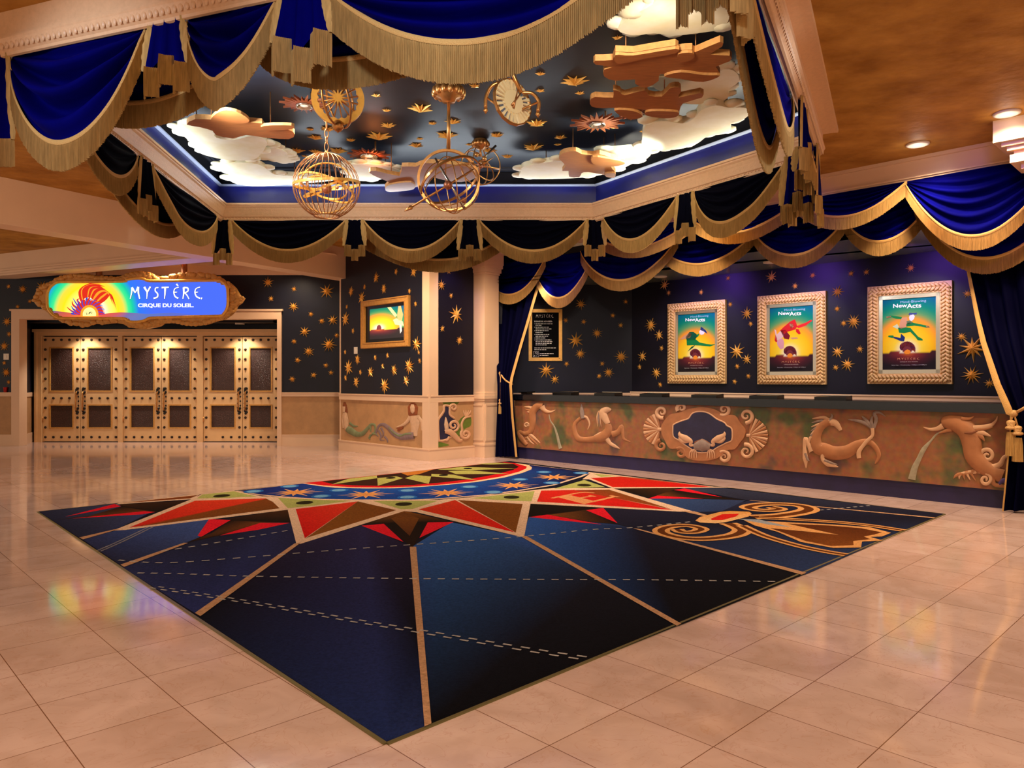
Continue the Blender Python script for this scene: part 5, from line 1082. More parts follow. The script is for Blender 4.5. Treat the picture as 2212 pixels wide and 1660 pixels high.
# ground colours, sector by sector
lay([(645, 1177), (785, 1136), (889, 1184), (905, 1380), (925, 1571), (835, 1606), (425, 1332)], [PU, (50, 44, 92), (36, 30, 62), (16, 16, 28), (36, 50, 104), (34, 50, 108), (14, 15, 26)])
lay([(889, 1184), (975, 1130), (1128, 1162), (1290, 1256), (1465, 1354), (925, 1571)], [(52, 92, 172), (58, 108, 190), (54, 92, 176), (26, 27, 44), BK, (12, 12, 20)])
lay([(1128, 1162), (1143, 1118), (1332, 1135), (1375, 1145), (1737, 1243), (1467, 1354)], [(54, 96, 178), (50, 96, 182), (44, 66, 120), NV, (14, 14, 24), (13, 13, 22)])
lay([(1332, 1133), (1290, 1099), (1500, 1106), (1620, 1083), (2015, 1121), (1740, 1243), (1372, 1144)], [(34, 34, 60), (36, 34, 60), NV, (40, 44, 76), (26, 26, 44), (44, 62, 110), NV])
lay([(1400, 1078), (1612, 1082), (1560, 1106), (1500, 1108), (1325, 1056)], [(52, 82, 140), (50, 62, 100), (44, 58, 100), (46, 66, 116), (52, 80, 140)])
lay([(1470, 1056), (1545, 1053.5), (2038, 1112), (2018, 1121), (1620, 1083)], [(66, 72, 100), (56, 60, 86), (30, 30, 52), (28, 28, 48), (40, 40, 60)])
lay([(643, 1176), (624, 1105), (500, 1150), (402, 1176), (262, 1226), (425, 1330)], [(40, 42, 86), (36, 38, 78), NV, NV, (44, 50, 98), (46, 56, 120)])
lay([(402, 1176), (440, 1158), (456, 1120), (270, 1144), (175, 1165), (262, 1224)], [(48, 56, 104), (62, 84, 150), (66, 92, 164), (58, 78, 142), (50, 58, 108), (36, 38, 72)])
lay([(84, 1107), (257, 1089), (335, 1104), (250, 1146), (172, 1164)], [(40, 44, 76), (66, 74, 112), (64, 78, 136), (52, 58, 100), (36, 40, 72)])
# flames and arrow heads between the points
lay([(873, 1105), (785, 1135), (829, 1133), (891, 1186), (925, 1130), (982, 1130)], [(128, 74, 24), DK, DK, (40, 22, 18), DK, DK]); lay([(845, 1122), (873, 1108), (905, 1122), (885, 1160)], [(112, 64, 22), (100, 56, 20), (112, 64, 22), (84, 44, 22)])
lay([(781, 1137.5), (829, 1133.5), (872, 1173)], RK); lay([(906, 1164), (924, 1130.5), (980, 1129.5)], RK)
lay([(622, 1102), (495, 1122), (498, 1126), (457, 1154), (434, 1161.5), (401, 1175), (475, 1159), (566, 1131), (629, 1131)], [(70, 38, 18), (40, 22, 14), DK, (70, 40, 20), DK, DK, DK, (110, 60, 24), DK])
lay([(452, 1123), (498, 1125.5), (434, 1162), (427, 1159)], RK); lay([(475, 1159), (563, 1131.5), (626, 1131.5), (560, 1146)], RK)
lay([(409, 1083), (257, 1091), (262, 1096), (194, 1116), (108, 1126), (318, 1107), (346, 1108)], [(50, 28, 16), (60, 34, 18), DK, (80, 44, 22), DK, (100, 56, 24), DK])
lay([(141, 1118), (247, 1090.5), (261, 1095.5), (205, 1106)], RK); lay([(156, 1122), (313, 1106), (335, 1108), (308, 1113)], RK)
lay([(1144.5, 1088), (1303, 1097), (1266, 1104), (1333, 1134), (1275, 1129), (1187, 1114), (1143, 1118)], [DK, DK, (60, 34, 18), DK, (70, 40, 20), (120, 68, 24), DK])
lay([(1143, 1119), (1183, 1113.5), (1300, 1135)], RK); lay([(1266, 1104), (1303, 1099), (1334, 1132)], RK)
lay([(1327, 1056.5), (1465, 1056), (1454, 1060), (1612, 1082.5), (1490, 1077), (1420, 1072), (1400, 1078)], [DK, (70, 40, 20), DK, DK, (50, 30, 18), (110, 62, 24), DK])
lay([(1400, 1078.7), (1420, 1072.3), (1520, 1079)], RK); lay([(1456, 1060), (1479, 1056.5), (1560, 1075.7)], RK)
# star points with their light outlines
lay([(250, 1091.5), (257, 1088.2), (432, 1069), (418, 1080)], CR); lay([(262, 1088.5), (429, 1071), (410, 1078.5)], (132, 66, 26))
lay([(243, 1148.5), (414, 1080), (436, 1069), (505, 1061.5), (566, 1074), (585, 1074), (628, 1101.5), (622, 1103), (270, 1147)], CR)
lay([(278, 1142), (421, 1083.5), (581, 1078)], [RE, R2, R2]); lay([(581, 1078), (604, 1100), (320, 1137), (278, 1142)], [(126, 64, 22), BR, BR, RE])
lay([(425, 1078.5), (437, 1070), (505, 1063), (556, 1074.5), (500, 1077)], GN)
lay([(621, 1101.5), (565, 1074), (600, 1075.5), (772, 1081), (806, 1082), (947, 1081.5), (983, 1078.5), (1016, 1076), (1156, 1060), (1172, 1058), (1196, 1056), (1322, 1056), (1502, 1108), (1474, 1107.5), (1146, 1090), (1132, 1163), (1122, 1161), (900, 1108.5), (873, 1106), (648, 1177.5), (640, 1176.5)], CR)
lay([(600, 1077), (622, 1100), (688, 1093), (758, 1083.5), (690, 1081.5)], GN)
lay([(638.7, 1101.6), (773, 1085), (658.5, 1165)], [RE, R2, (210, 20, 18)]); lay([(773, 1085), (856, 1104), (661, 1164.5)], [(112, 66, 18), BR, (136, 80, 26)])
lay([(806, 1084), (947, 1083.5), (891, 1101.5), (866, 1102)], GN)
lay([(904, 1102.5), (983, 1082), (1113, 1152.5)], [(206, 56, 24), (204, 50, 22), (216, 16, 18)]); lay([(988, 1082), (1129, 1090.5), (1114, 1152.5)], [BR, (116, 66, 22), (128, 74, 26)])
lay([(1016, 1078), (1155, 1062.5), (1148, 1085), (1100, 1083.5)], GN)
lay([(1160, 1085.5), (1169, 1061.5), (1240, 1060), (1434, 1099.5), (1456, 1103.5)], [RE, RE, (190, 44, 24), (200, 26, 20), (210, 20, 20)]); lay([(1240, 1060.5), (1316, 1059.5), (1450, 1102)], [(150, 50, 24), BR, (140, 70, 26)])
for pts, w_ in (([(1192, 1078), (1214, 1073.5), (1257, 1065.5), (1284, 1066.7)], .05), ([(1216, 1073), (1271, 1087)], .22), ([(1258, 1090), (1300, 1081), (1330, 1073.5)], .06), ([(1318, 1072), (1336, 1075.5)], .05), ([(1238, 1080), (1262, 1076), (1284, 1073)], .05), ([(1272, 1072), (1286, 1074.5)], .05)): band(pts, w_, (222, 150, 96))
lay([(1196, 1057.5), (1262, 1038.5), (1308, 1054)], GN)
lay([(1258, 1037), (1278, 1022), (1330, 1027.5), (1542, 1053), (1600, 1054.8), (1324, 1056.8), (1272, 1037)], CR)
lay([(1281, 1024.5), (1334, 1030), (1298, 1032)], GN); lay([(1276, 1034.5), (1341, 1031), (1538, 1053.5), (1324, 1054)], [(190, 30, 20), (190, 50, 24), (212, 24, 22), (200, 34, 20)]); lay([(1341, 1031), (1540, 1053.3), (1400, 1036)], [BR, (160, 50, 26), BR])
# rings of the medallion
ring_out = [(509, 1062.3), (540, 1068), (560, 1071.5), (621, 1077), (698, 1081.7), (775, 1083), (898, 1083), (952, 1080), (1044, 1072.5), (1121, 1062.5), (1198, 1050), (1258, 1031.5), (1279, 1022)]
lay(ring_out + [(1144, 1005.2), (1100, 1015), (900, 1040), (654, 1045.6)], CR)
lay([(514, 1062), (562, 1070), (622, 1075), (698, 1079.7), (775, 1081), (898, 1081), (952, 1078), (1044, 1070.5), (1120, 1060.5), (1194, 1048.5), (1252, 1030.5), (1272, 1021.3), (1146, 1006), (1100, 1018), (900, 1040), (656, 1046)], [(34, 30, 84), (22, 40, 120), (26, 60, 150), (24, 70, 160), (30, 90, 180), (30, 90, 180), (26, 70, 160), (24, 60, 150), (24, 40, 120), (26, 30, 80), (24, 28, 70), (28, 28, 66), (26, 30, 90), (28, 70, 160), (30, 96, 190), (24, 50, 140)])
rim = [(652, 1045.9), (688, 1051.5), (723, 1055.3), (790, 1056.9), (852, 1056.4), (906, 1053.8), (967, 1049), (1029, 1043), (1090, 1033), (1129, 1023), (1148, 1015.4), (1149, 1010.7), (1140, 1005.5), (1135, 1004.4)]
lay(rim + [(1087, 999.4)], (232, 190, 150)); lay([(656, 1045.3), (700, 1050.5), (760, 1054.2), (830, 1055), (900, 1052.5), (960, 1048), (1020, 1041.5), (1080, 1031.5), (1120, 1021), (1137, 1013.5), (1138, 1009), (1112, 1002), (1087, 999.2)], (196, 16, 24))
lay([(694, 1041.8), (720, 1047.5), (770, 1050.5), (830, 1051.5), (890, 1049.5), (950, 1044.5), (1010, 1037.5), (1070, 1026.5), (1108, 1017), (1121, 1010), (1110, 1004), (1084, 999.8)], [(40, 22, 14), (52, 26, 16), (60, 28, 16), (56, 24, 14), (58, 26, 16), (50, 22, 14), (54, 26, 16), (46, 20, 14), (50, 20, 14), (44, 18, 12), (40, 20, 14), (36, 20, 12)])
for g in ([(715, 1048.5), (752, 1036), (813.6, 1029), (815, 1034.6)], [(816, 1051), (815, 1034.5), (856.6, 1030.7), (870.5, 1034.6)], [(875, 1034.6), (895, 1027.6), (931.5, 1030.7), (926, 1047)], [(931.5, 1030.7), (932, 1025.3), (980, 1027), (1032, 1039)], [(967.6, 1019), (1017, 1017.6), (1100, 1025.2), (986, 1026)], [(944.5, 1016), (998, 1010), (1118, 1013.8), (1021, 1017)], [(1029, 1004), (1070.6, 1001), (1110, 1003.4), (1060, 1005)]): lay(g, (164, 160, 84))
for x, y in ((844, 1034), (958, 1028), (1010.6, 1013.5)):
    c = HZ(x, y); lay([(c + Vector((.07 * math.cos(PI * k / 6), .1 * math.sin(PI * k / 6), 0)), 0) for k in range(12)], DK)
lay([(866, 1023), (890, 1020.3), (936, 1015.6), (905, 1026), (880, 1029)], (176, 104, 40))
for x, y in ((638, 1065.5), (790.6, 1070), (964.5, 1066.5), (1109, 1050.5), (1196.5, 1032.5)):
    c = HZ(x, y); st = []; n = 12
    for k in range(2 * n):
        a = PI * k / n + .2; r = (.33 if (k // 2) % 2 == 0 else .25) if k % 2 == 0 else .11; st.append((c + Vector((r * math.cos(a) * 1.05, r * math.sin(a) * 1.15, 0)), 0))
    lay(st, [(232, 178, 122) if k % 2 == 0 else (226, 150, 84) for k in range(2 * n)])
    for k in range(0, 2 * n, 2): lay([(c, 0), st[k], st[(k + 1) % (2 * n)]], [(200, 128, 60), (240, 186, 136), (214, 140, 76)])
for x, y in ((626, 1052.5), (693.7, 1074), (732, 1061), (880, 1061.5), (880, 1076), (1013.7, 1053.5), (1066, 1065), (1123, 1037.5), (1175, 1021.5), (1192, 1045), (1255, 1023.5), (548, 1063.5)):
    c = HZ(x, y); n = 14
    for r, cc in ((.14, (40, 110, 200)), (.1, (120, 180, 226))): lay([(c + Vector((r * math.cos(2 * PI * k / n) * .85, r * math.sin(2 * PI * k / n), 0)), 0) for k in range(n)], cc)
for x, y in ((479, 1073), (658, 1088), (872, 1091), (1105, 1076), (1262, 1050)):
    c = HZ(x, y); n = 14; lay([(c + Vector((.095 * math.cos(2 * PI * k / n), .115 * math.sin(2 * PI * k / n), 0)), 0) for k in range(n)], (44, 38, 16))
# compass lines
for pts in ([(885, 1184), (899, 1184), (932, 1568.5), (917, 1575)], [(636, 1177), (650, 1175), (433, 1335), (421, 1328)], [(397, 1175.5), (406, 1176), (268, 1228), (260, 1223)], [(246, 1146.5), (258, 1145.5), (179, 1168), (171, 1164)], [(1125, 1161.5), (1137, 1160.5), (1472, 1351.5), (1462, 1356)], [(1367, 1144), (1379, 1145), (1742, 1240.5), (1732, 1245)], [(1618, 1083.2), (1622, 1082.8), (2021, 1120.2), (2017, 1122)], [(1470, 1106), (1500, 1107), (1534, 1117), (1525, 1118.5)]): lay(pts, (190, 146, 112))
# running stitch lines
def dashes(pts, n, w, double=0, duty=.5):
    q = smooth_path([HZ(x, y) for x, y in pts], 12); cum = [0]
    for a, b in zip(q, q[1:]): cum.append(cum[-1] + (b - a).length)
    def at(s):
        for i in range(len(q) - 1):
            if cum[i + 1] >= s: return q[i].lerp(q[i + 1], (s - cum[i]) / max(1e-9, cum[i + 1] - cum[i]))
        return q[-1]
    for k in range(n):
        s0 = cum[-1] * k / n; s1 = s0 + cum[-1] / n * duty; a, b = at(s0), at(s1); t = (b - a).normalized(); s = Vector((-t.y, t.x, 0))
        for o in ((-double, double) if double else (0,)):
            sh = t * (o * .8); LV[0] += .000003
            cp.add([Vector((p.x, p.y, LV[0])) for p in (a + s * (o + w / 2) + sh, b + s * (o + w / 2) + sh, b + s * (o - w / 2) + sh, a + s * (o - w / 2) + sh)], [(0, 1, 2, 3)], carpet_m, lin((178, 172, 170)))
dashes([(297, 1241), (395, 1243), (537, 1248), (856, 1253), (1154, 1255), (1400, 1256), (1690, 1260)], 46, .022)
dashes([(333, 1272), (458, 1292), (557, 1308), (756, 1343), (895, 1366), (1154, 1410), (1280, 1429)], 30, .016, .02)
dashes([(256, 1213), (358, 1219), (508, 1209), (706, 1193), (870, 1181), (1104, 1164), (1274, 1147), (1360, 1143), (1500, 1129)], 46, .024)
dashes([(348, 1194), (439, 1180), (510, 1168), (632, 1147)], 11, .024); dashes([(214, 1193), (262, 1172), (328, 1140)], 40, .02, .02, .45); dashes([(1757, 1106), (1885, 1094)], 9, .024)
# scrolls of the right-hand corner
def scroll(pts, w=.2):
    band(pts, w, TN, 8, w * .7); band(pts, w * .45, (92, 46, 16), 8, w * .25)
scroll([(1625, 1119.5), (1680, 1117), (1735, 1108.5), (1747, 1101), (1725, 1094), (1682, 1091), (1640, 1092.5), (1616, 1098), (1632, 1103.5), (1665, 1105), (1684, 1101.5), (1664, 1097.5)], .24)
scroll([(1572, 1133), (1592, 1141), (1603, 1150), (1582, 1160), (1530, 1166.5), (1480, 1165.5), (1440, 1157.5), (1428, 1148.5), (1446, 1140.5), (1485, 1138), (1515, 1145), (1500, 1152), (1474, 1152), (1462, 1146)], .19)
band([(1640, 1121), (1700, 1124), (1800, 1130), (1880, 1138), (1952, 1149)], .13, TN); band([(1640, 1121), (1700, 1124), (1800, 1130), (1880, 1138), (1952, 1149)], .05, (92, 46, 16))
band([(1602, 1138), (1650, 1160), (1720, 1181), (1780, 1194), (1828, 1202)], .12, TN); band([(1602, 1138), (1650, 1160), (1720, 1181), (1780, 1194), (1828, 1202)], .045, (92, 46, 16))
lay([(1606, 1126), (1700, 1131), (1800, 1136), (1880, 1142), (1925, 1154), (1905, 1162), (1880, 1163), (1908, 1171), (1862, 1173), (1860, 1186), (1800, 1187), (1730, 1174), (1680, 1152), (1630, 1138)], TN)
lay([(1700, 1134), (1790, 1138), (1860, 1144), (1905, 1153), (1888, 1158), (1866, 1162), (1880, 1168), (1843, 1172), (1844, 1181), (1795, 1183), (1740, 1172), (1690, 1153), (1665, 1144.5)], [(80, 38, 12), (84, 40, 14), (90, 44, 16), (90, 44, 16), (92, 46, 16), (96, 48, 16), (96, 48, 16), (112, 60, 22), (120, 64, 24), (120, 64, 22), (112, 58, 20), (90, 44, 16), (86, 40, 14)])
lay([(1610, 1124), (1700, 1134), (1812, 1158.5), (1740, 1151), (1665, 1144)], TN); lay([(1592, 1123.5), (1640, 1125), (1712, 1142.5), (1660, 1136)], (140, 146, 156))
lay([(1502, 1127.5), (1512, 1119.5), (1556, 1108.5), (1575, 1106.5), (1618, 1108), (1624, 1112), (1617, 1118.5), (1570, 1130.5), (1545, 1133.5), (1512, 1131.5)], [TN, TN, TN, (206, 140, 60), (206, 140, 60), TN, TN, (226, 178, 124), (226, 178, 124), (226, 178, 124)]); lay([(1535, 1123.5), (1560, 1113.5), (1597, 1112.5), (1590, 1118.5), (1560, 1126.5), (1538, 1126.5)], (200, 30, 24))
lin = _lin
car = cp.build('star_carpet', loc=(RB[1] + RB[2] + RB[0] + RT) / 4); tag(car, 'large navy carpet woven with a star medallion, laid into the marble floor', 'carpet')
m = MB(); Q = [RB[0], RB[1], RB[2], RT]
for i in range(4):
    a, b = Q[i], Q[(i + 1) % 4]; e = (b - a).normalized(); n_ = Vector((e.y, -e.x, 0)) * .014; m.prism([Vector((p.x, p.y, 0)) for p in (a - n_ * .2, b - n_ * .2, b + n_, a + n_)], Vector((0, 0, .0065)), mat('carpet_trim_metal', (120, 112, 70), .35, .6))
o = m.build('edge_trim', car)
# ================= painted clouds, cut-out figures and suns under the star ceiling =================
def board(name, label, cat, group, ox, oy, sc, pts, z, th, m, em=None, smooth_k=3, rods=True, lobes=0):
    q = smooth_path([Vector((ox + x / sc, oy + y / sc, 0)) for x, y in pts], smooth_k, True) if smooth_k else [Vector((ox + x / sc, oy + y / sc, 0)) for x, y in pts]
    w = [HZ(p.x, p.y, z) for p in q]; c = sum(w, Vector((0, 0, 0))) / len(w)
    t = thing(name, label, cat, c, group)
    b = MB(); b.prism(w, Vector((0, 0, th)), m, em or m); b.build('board', t)
    if rods:
        b = MB()
        for k in (0, len(w) // 2): b = MB(); p = c.lerp(w[k], .55); b.tube([Vector((p.x, p.y, z + th - .005)), Vector((p.x, p.y, ZT))], .006, iron, 6); b.build('hanging_rod', t)
    return t, w, c
GC, GA, GS = 'painted clouds under the star ceiling', 'cut-out winged figures among the clouds', 'sunbursts under the star ceiling'
cl1 = (340, 140, 5.53); cl2 = (620, 140, 3.95); cl3 = (1100, 140, 4.096); cl4 = (1200, 0, 3.321)
def puffs(t, w, z, th, n=9, seed=0):                   # carved puff edges along the near rim, as on the real boards
    r = random.Random(seed); k = max(1, len(w) // n)
    for i in range(0, len(w), k): b = MB(); b.ball(Vector((w[i].x, w[i].y, z + th * .5)), .07 + .05 * r.random(), cloud_m, 10, (1.1, 1.1, th / .2)); b.build('puff', t)
def cloud(label, ref, pts, z, th=.06, seed=0):
    t, w, c = board('painted_cloud', label, 'cloud', GC, *ref, pts, z, th, cloud_m); puffs(t, w, z, th, 11, seed); return t
cloud('largest cream cloud at the left, below the brown reclining figure', cl1, [(205, 770), (350, 720), (480, 740), (660, 790), (700, 870), (900, 900), (1130, 850), (1260, 880), (1310, 940), (1290, 990), (1250, 1050), (1180, 1120), (1080, 1145), (850, 1140), (640, 1100), (520, 1060), (530, 1020), (475, 980), (490, 945), (380, 905), (300, 840)], 4.16, .07, 1)
cloud('small white cloud peeping out right of the largest left cloud', cl1, [(1270, 980), (1400, 990), (1540, 1050), (1560, 1100), (1605, 1145), (1540, 1175), (1400, 1150), (1220, 1110)], 4.24, .06, 2)
cloud('bright white cloud at the left far corner, behind the cage globe', cl1, [(720, 1210), (800, 1180), (1000, 1170), (1200, 1190), (1310, 1250), (1400, 1310), (1620, 1330), (1900, 1350), (2050, 1390), (1700, 1420), (1450, 1440), (1150, 1450), (980, 1430), (870, 1390), (850, 1330), (850, 1290), (740, 1260)], 4.18, .06, 3)
cloud('cream cloud just right of the wire cage globe, far side', cl2, [(460, 880), (560, 850), (760, 850), (900, 880), (960, 920), (780, 985), (600, 990), (540, 960)], 4.22, .06, 4)
cloud('low cloud at the right far corner, beneath the brown flying figure', cl3, [(90, 995), (100, 950), (130, 900), (320, 865), (440, 850), (740, 830), (790, 775), (880, 765), (1150, 745), (1258, 765), (1220, 830), (1080, 880), (960, 940), (760, 985), (560, 1005), (300, 1012), (180, 1010)], 4.20, .06, 5)
cloud('big cream cloud along the right cornice with a small round hole', cl3, [(1180, 740), (1195, 560), (1260, 510), (1400, 500), (1540, 520), (1640, 470), (1700, 400), (1830, 360), (1940, 380), (2080, 380), (2130, 430), (2060, 490), (1960, 520), (1960, 590), (1860, 620), (1760, 630), (1660, 700), (1540, 740), (1420, 755), (1300, 750)], 4.14, .08, 6)
cloud('cream cloud behind the two brown figures at the right', cl3, [(1265, 190), (1330, 110), (1500, 130), (1700, 140), (1900, 40), (2010, 70), (2030, 150), (1940, 220), (1945, 280), (1850, 340), (1700, 350), (1560, 340), (1420, 270)], 4.20, .07, 7)
cloud('large smooth cloud at the top right, partly behind the near fringe', cl4, [(445, 210), (560, 110), (700, 30), (760, -30), (1100, -40), (1250, 60), (1200, 200), (1000, 240), (850, 255), (700, 240), (560, 255)], 4.10, .10, 8)
def figure(label, ref, pts, z, extra=()):
    t, w, c = board('cutout_figure', label, 'figure', GA, *ref, pts, z, .05, wood_m, edge_m, 2)
    for j, (q, nm) in enumerate(extra):
        b = MB(); ww = [HZ(p.x, p.y, z) for p in smooth_path([Vector((ref[0] + x / ref[2], ref[1] + y / ref[2], 0)) for x, y in q], 3, True)]; b.prism([p - Vector((0, 0, .022)) for p in ww], Vector((0, 0, .03)), wood_m, edge_m); b.build(nm, t)
    return t
figure('brown reclining cut-out figure over the largest left cloud', cl1, [(350, 715), (450, 650), (700, 660), (980, 680), (1250, 700), (1290, 760), (1560, 775), (1640, 830), (1570, 890), (1280, 870), (1060, 840), (900, 880), (700, 840), (660, 790), (500, 745)], 4.04, (([(1270, 705), (1600, 700), (1600, 745), (1280, 760)], 'wing'), ([(640, 640), (700, 560), (820, 515), (1000, 560), (1100, 650), (980, 680), (800, 660)], 'wing')))
figure('pale winged cut-out figure between the cage globe and the armillary', cl2, [(700, 920), (760, 905), (960, 950), (980, 870), (1100, 870), (1180, 840), (1400, 850), (1580, 880), (1640, 930), (1560, 990), (1400, 1000), (1240, 960), (1200, 1010), (1080, 1050), (880, 1075), (835, 1050), (870, 1005), (790, 970)], 4.08, (([(880, 1010), (1060, 990), (1080, 1050), (880, 1072), (838, 1048)], 'drapery'),))
figure('lowest brown flying cut-out figure at the right far corner', cl3, [(440, 830), (480, 780), (590, 765), (640, 790), (740, 800), (800, 790), (900, 820), (1010, 840), (1005, 870), (900, 900), (940, 950), (930, 985), (860, 980), (700, 950), (640, 960), (620, 995), (530, 990), (525, 940), (470, 940), (500, 890)], 4.08, (([(740, 800), (900, 820), (1010, 845), (1005, 870), (860, 890), (740, 860)], 'wing'), ([(850, 950), (935, 945), (930, 985), (860, 978)], 'drapery')))
figure('middle brown flying cut-out figure at the right, arm stretched right', cl3, [(715, 320), (760, 285), (920, 290), (920, 225), (980, 240), (1020, 270), (1200, 225), (1230, 270), (1350, 280), (1420, 210), (1500, 200), (1520, 240), (1500, 290), (1690, 250), (1705, 290), (1540, 340), (1510, 400), (1480, 440), (1380, 455), (1220, 430), (1200, 400), (980, 380), (830, 385), (730, 370)], 4.02, (([(1210, 400), (1300, 390), (1490, 400), (1480, 440), (1380, 455), (1220, 432)], 'drapery'), ([(930, 385), (1100, 390), (1180, 440), (1060, 465)], 'wing')))
figure('biggest brown winged cut-out figure at the upper right', cl4, [(285, 435), (410, 430), (430, 370), (560, 375), (860, 325), (860, 365), (810, 400), (870, 365), (980, 355), (1000, 375), (1180, 300), (1195, 335), (1110, 390), (1250, 400), (1250, 440), (1150, 480), (1180, 530), (1060, 570), (900, 545), (750, 530), (740, 580), (650, 630), (570, 600), (570, 570), (430, 580), (350, 550), (350, 500), (410, 480), (290, 465)], 3.98, (([(430, 375), (560, 378), (860, 330), (855, 365), (650, 400), (450, 440)], 'wing'), ([(780, 530), (900, 500), (1060, 520), (1180, 525), (1060, 570), (900, 548)], 'drapery'), ([(880, 370), (980, 360), (990, 400), (900, 430)], 'wing')))
def sunburst(label, px, py, r, z, lens=.3):
    c = HZ(px, py, z); R = r / F * c.y; t = thing('sunburst', label, 'sunburst', c, GS); n = 22; b = MB(); pts = []
    for k in range(2 * n):
        a = PI * k / n; rr = R * ((1.0 if (k // 2) % 2 == 0 else .8) if k % 2 == 0 else .48); pts.append(c + Vector((rr * math.cos(a), rr * math.sin(a), .0)))
    b.prism(pts, Vector((0, 0, .025)), sun_m); b.build('ray_plate', t)
    b = MB(); b.lathe(c + Vector((0, 0, -.02)), [(R * lens * .8, .015), (R * lens, 0), (R * lens * 1.12, .0), (R * lens * 1.15, .02)], steel, 24); rr_ = b.build('reflector_ring', t)
    b = MB(); b.lathe(c + Vector((0, 0, -.012)), [(.001, -.004), (R * lens * .78, .012), (R * lens * .78, .03)], mat('lens_glass', (226, 222, 214), .12, .6, emit=(255, 240, 215), estr=.5), 20); b.build('lens', rr_)
    b = MB(); b.tube([c + Vector((R * .3, 0, .02)), Vector((c.x + R * .3, c.y, ZT))], .012, iron, 6); b.build('hanging_rod', t)
    return c
suns = [sunburst('rust sunburst at the upper left, behind the gilt half wheel', 657, 228, 52, 4.36, .3), sunburst('rust sunburst with a bright ring, right of the cage globe', 797, 337, 46, 4.30, .36), sunburst('rust sunburst at the right, below the middle flying figure', 1290, 268, 60, 4.34, .26), sunburst('small sunburst half hidden under the middle flying figure', 1372, 249, 34, 4.40, .2)]
# ================= hanging instruments =================
def rot(ax_, ay_, az_=0): return (Matrix.Rotation(math.radians(az_), 3, 'Z') @ Matrix.Rotation(math.radians(ay_), 3, 'Y') @ Matrix.Rotation(math.radians(ax_), 3, 'X'))
def canopy(root, x, y, s=1.0):
    b = MB(); b.lathe(Vector((x, y, ZT - .15 * s)), [(.015, 0), (.05 * s, .005), (.06 * s, .03 * s), (.115 * s, .05 * s), (.12 * s, .09 * s), (.10 * s, .1 * s), (.105 * s, .13 * s), (.08 * s, .15 * s)], brass, 20)
    for k in range(14): a = 2 * PI * k / 14; b.ball(Vector((x + .11 * s * math.cos(a), y + .11 * s * math.sin(a), ZT - .075 * s)), .026 * s, brass, 8, (1, 1, 1.5))
    b.build('ceiling_canopy', root)
# wire cage globe on a chain
Y0 = 8.0; c = P(705.5, 402, Y0); R = 70.5 / F * Y0
t = thing('wire_cage_globe', 'round wire cage globe with hoops inside, hung on a chain at the left', 'globe', c)
b = MB()
for k in range(30):
    a = 2 * PI * k / 30; b.tube([c + Vector((R * math.cos(p) * math.cos(a), R * math.cos(p) * math.sin(a), R * .985 * math.sin(p))) for p in [math.radians(-68 + 156 * i / 18) for i in range(19)]], .0042, iron, 5)
b.ring(c + Vector((0, 0, -R * .925)), R * .375, .008, iron); b.build('wire_cage', t)
b = MB(); b.band(c + Vector((0, 0, .02)), R * 1.0, .014, .006, gold, rot(6, -3)); b.build('equator_hoop', t)
for nm, R_, M in (('inner_hoop', .88, rot(-12, 16)), ('inner_hoop', .74, rot(14, -22)), ('inner_hoop', .6, rot(-20, 8)), ('inner_hoop', .82, rot(78, 30))):
    b = MB(); b.band(c + Vector((0, 0, -.02)), R * R_, .011, .005, gold, M); b.build(nm, t)
b = MB(); b.ball(c + Vector((0, 0, -.03)), R * .16, copper, 12)
for k in range(5): a = k * 1.3; b.ball(c + Vector((R * .66 * math.cos(a), R * .66 * math.sin(a), .05 * math.sin(k * 2.2))), .02, copper, 8)
b.build('planet_ball', t)
b = MB(); b.lathe(c + Vector((0, 0, R * .93)), [(R * .3, -.02), (R * .2, .01), (.03, .03), (.012, .05)], iron, 16); b.build('top_cap', t)
b = MB(); z = c.z + R + .02; k = 0
while z < ZT - .03:
    big = (k % 3 == 1); rr = .034 if big else .02; L_ = .03 if not big else .0
    M = Matrix.Rotation(PI / 2, 3, 'X') if k % 2 == 0 else Matrix.Rotation(PI / 2, 3, 'X') @ Matrix.Rotation(PI / 2, 3, 'Y')
    n = 18; b.tube([Vector((c.x, c.y, z + rr + L_)) + (Matrix.Rotation((k % 2) * PI / 2, 3, 'Z') @ Vector((rr * math.cos(2 * PI * i / n), 0, (rr + L_) * math.sin(2 * PI * i / n)))) for i in range(n)], .006, iron, 6, True)
    z += 2 * (rr + L_) - .012; k += 1
b.build('chain', t)
# large armillary on a rod
Y0 = 7.71; c = P(969, 390, Y0); u_ = Y0 / F
t = thing('armillary_sphere', 'large gilt armillary sphere on a rod under a fluted canopy, at the centre', 'armillary', c)
canopy(t, c.x, c.y, 1.35)
b = MB(); top = c + Vector((0, 0, 66 * u_)); b.tube([top, Vector((c.x, c.y, ZT - .15))], .018, brass, 10, False, [1.2, .9]); b.build('hanging_rod', t)
b = MB(); b.band(c, 65 * u_, .016, .013, brass, rot(90, 0, 10)); b.build('meridian_hoop', t)
nv = (Vector((-.08, .96, .26)) * .34 + Vector((-.515, 0, .857)) * .94).to_track_quat('Z', 'Y').to_matrix(); b = MB(); b.band(c + Vector((.02, 0, -.0)), 70 * u_, .013, .006, brass, nv); b.build('ecliptic_hoop', t)
for M, R_ in ((rot(90, 0, 60), 60), (rot(80, 20, 100), 58), (rot(52, -30), 62), (rot(70, -50, 30), 60)):
    b = MB(); b.ring(c + Vector((.03, 0, -.05)), R_ * u_, .006, brass, M, 56, 6); b.build('thin_hoop', t)
b = MB(); p0, p1 = P(940, 342, Y0), P(1005, 453, Y0); b.tube([p0, p1], .014, steel, 8, False, [.8, 1.1]); b.build('axis_rod', t)
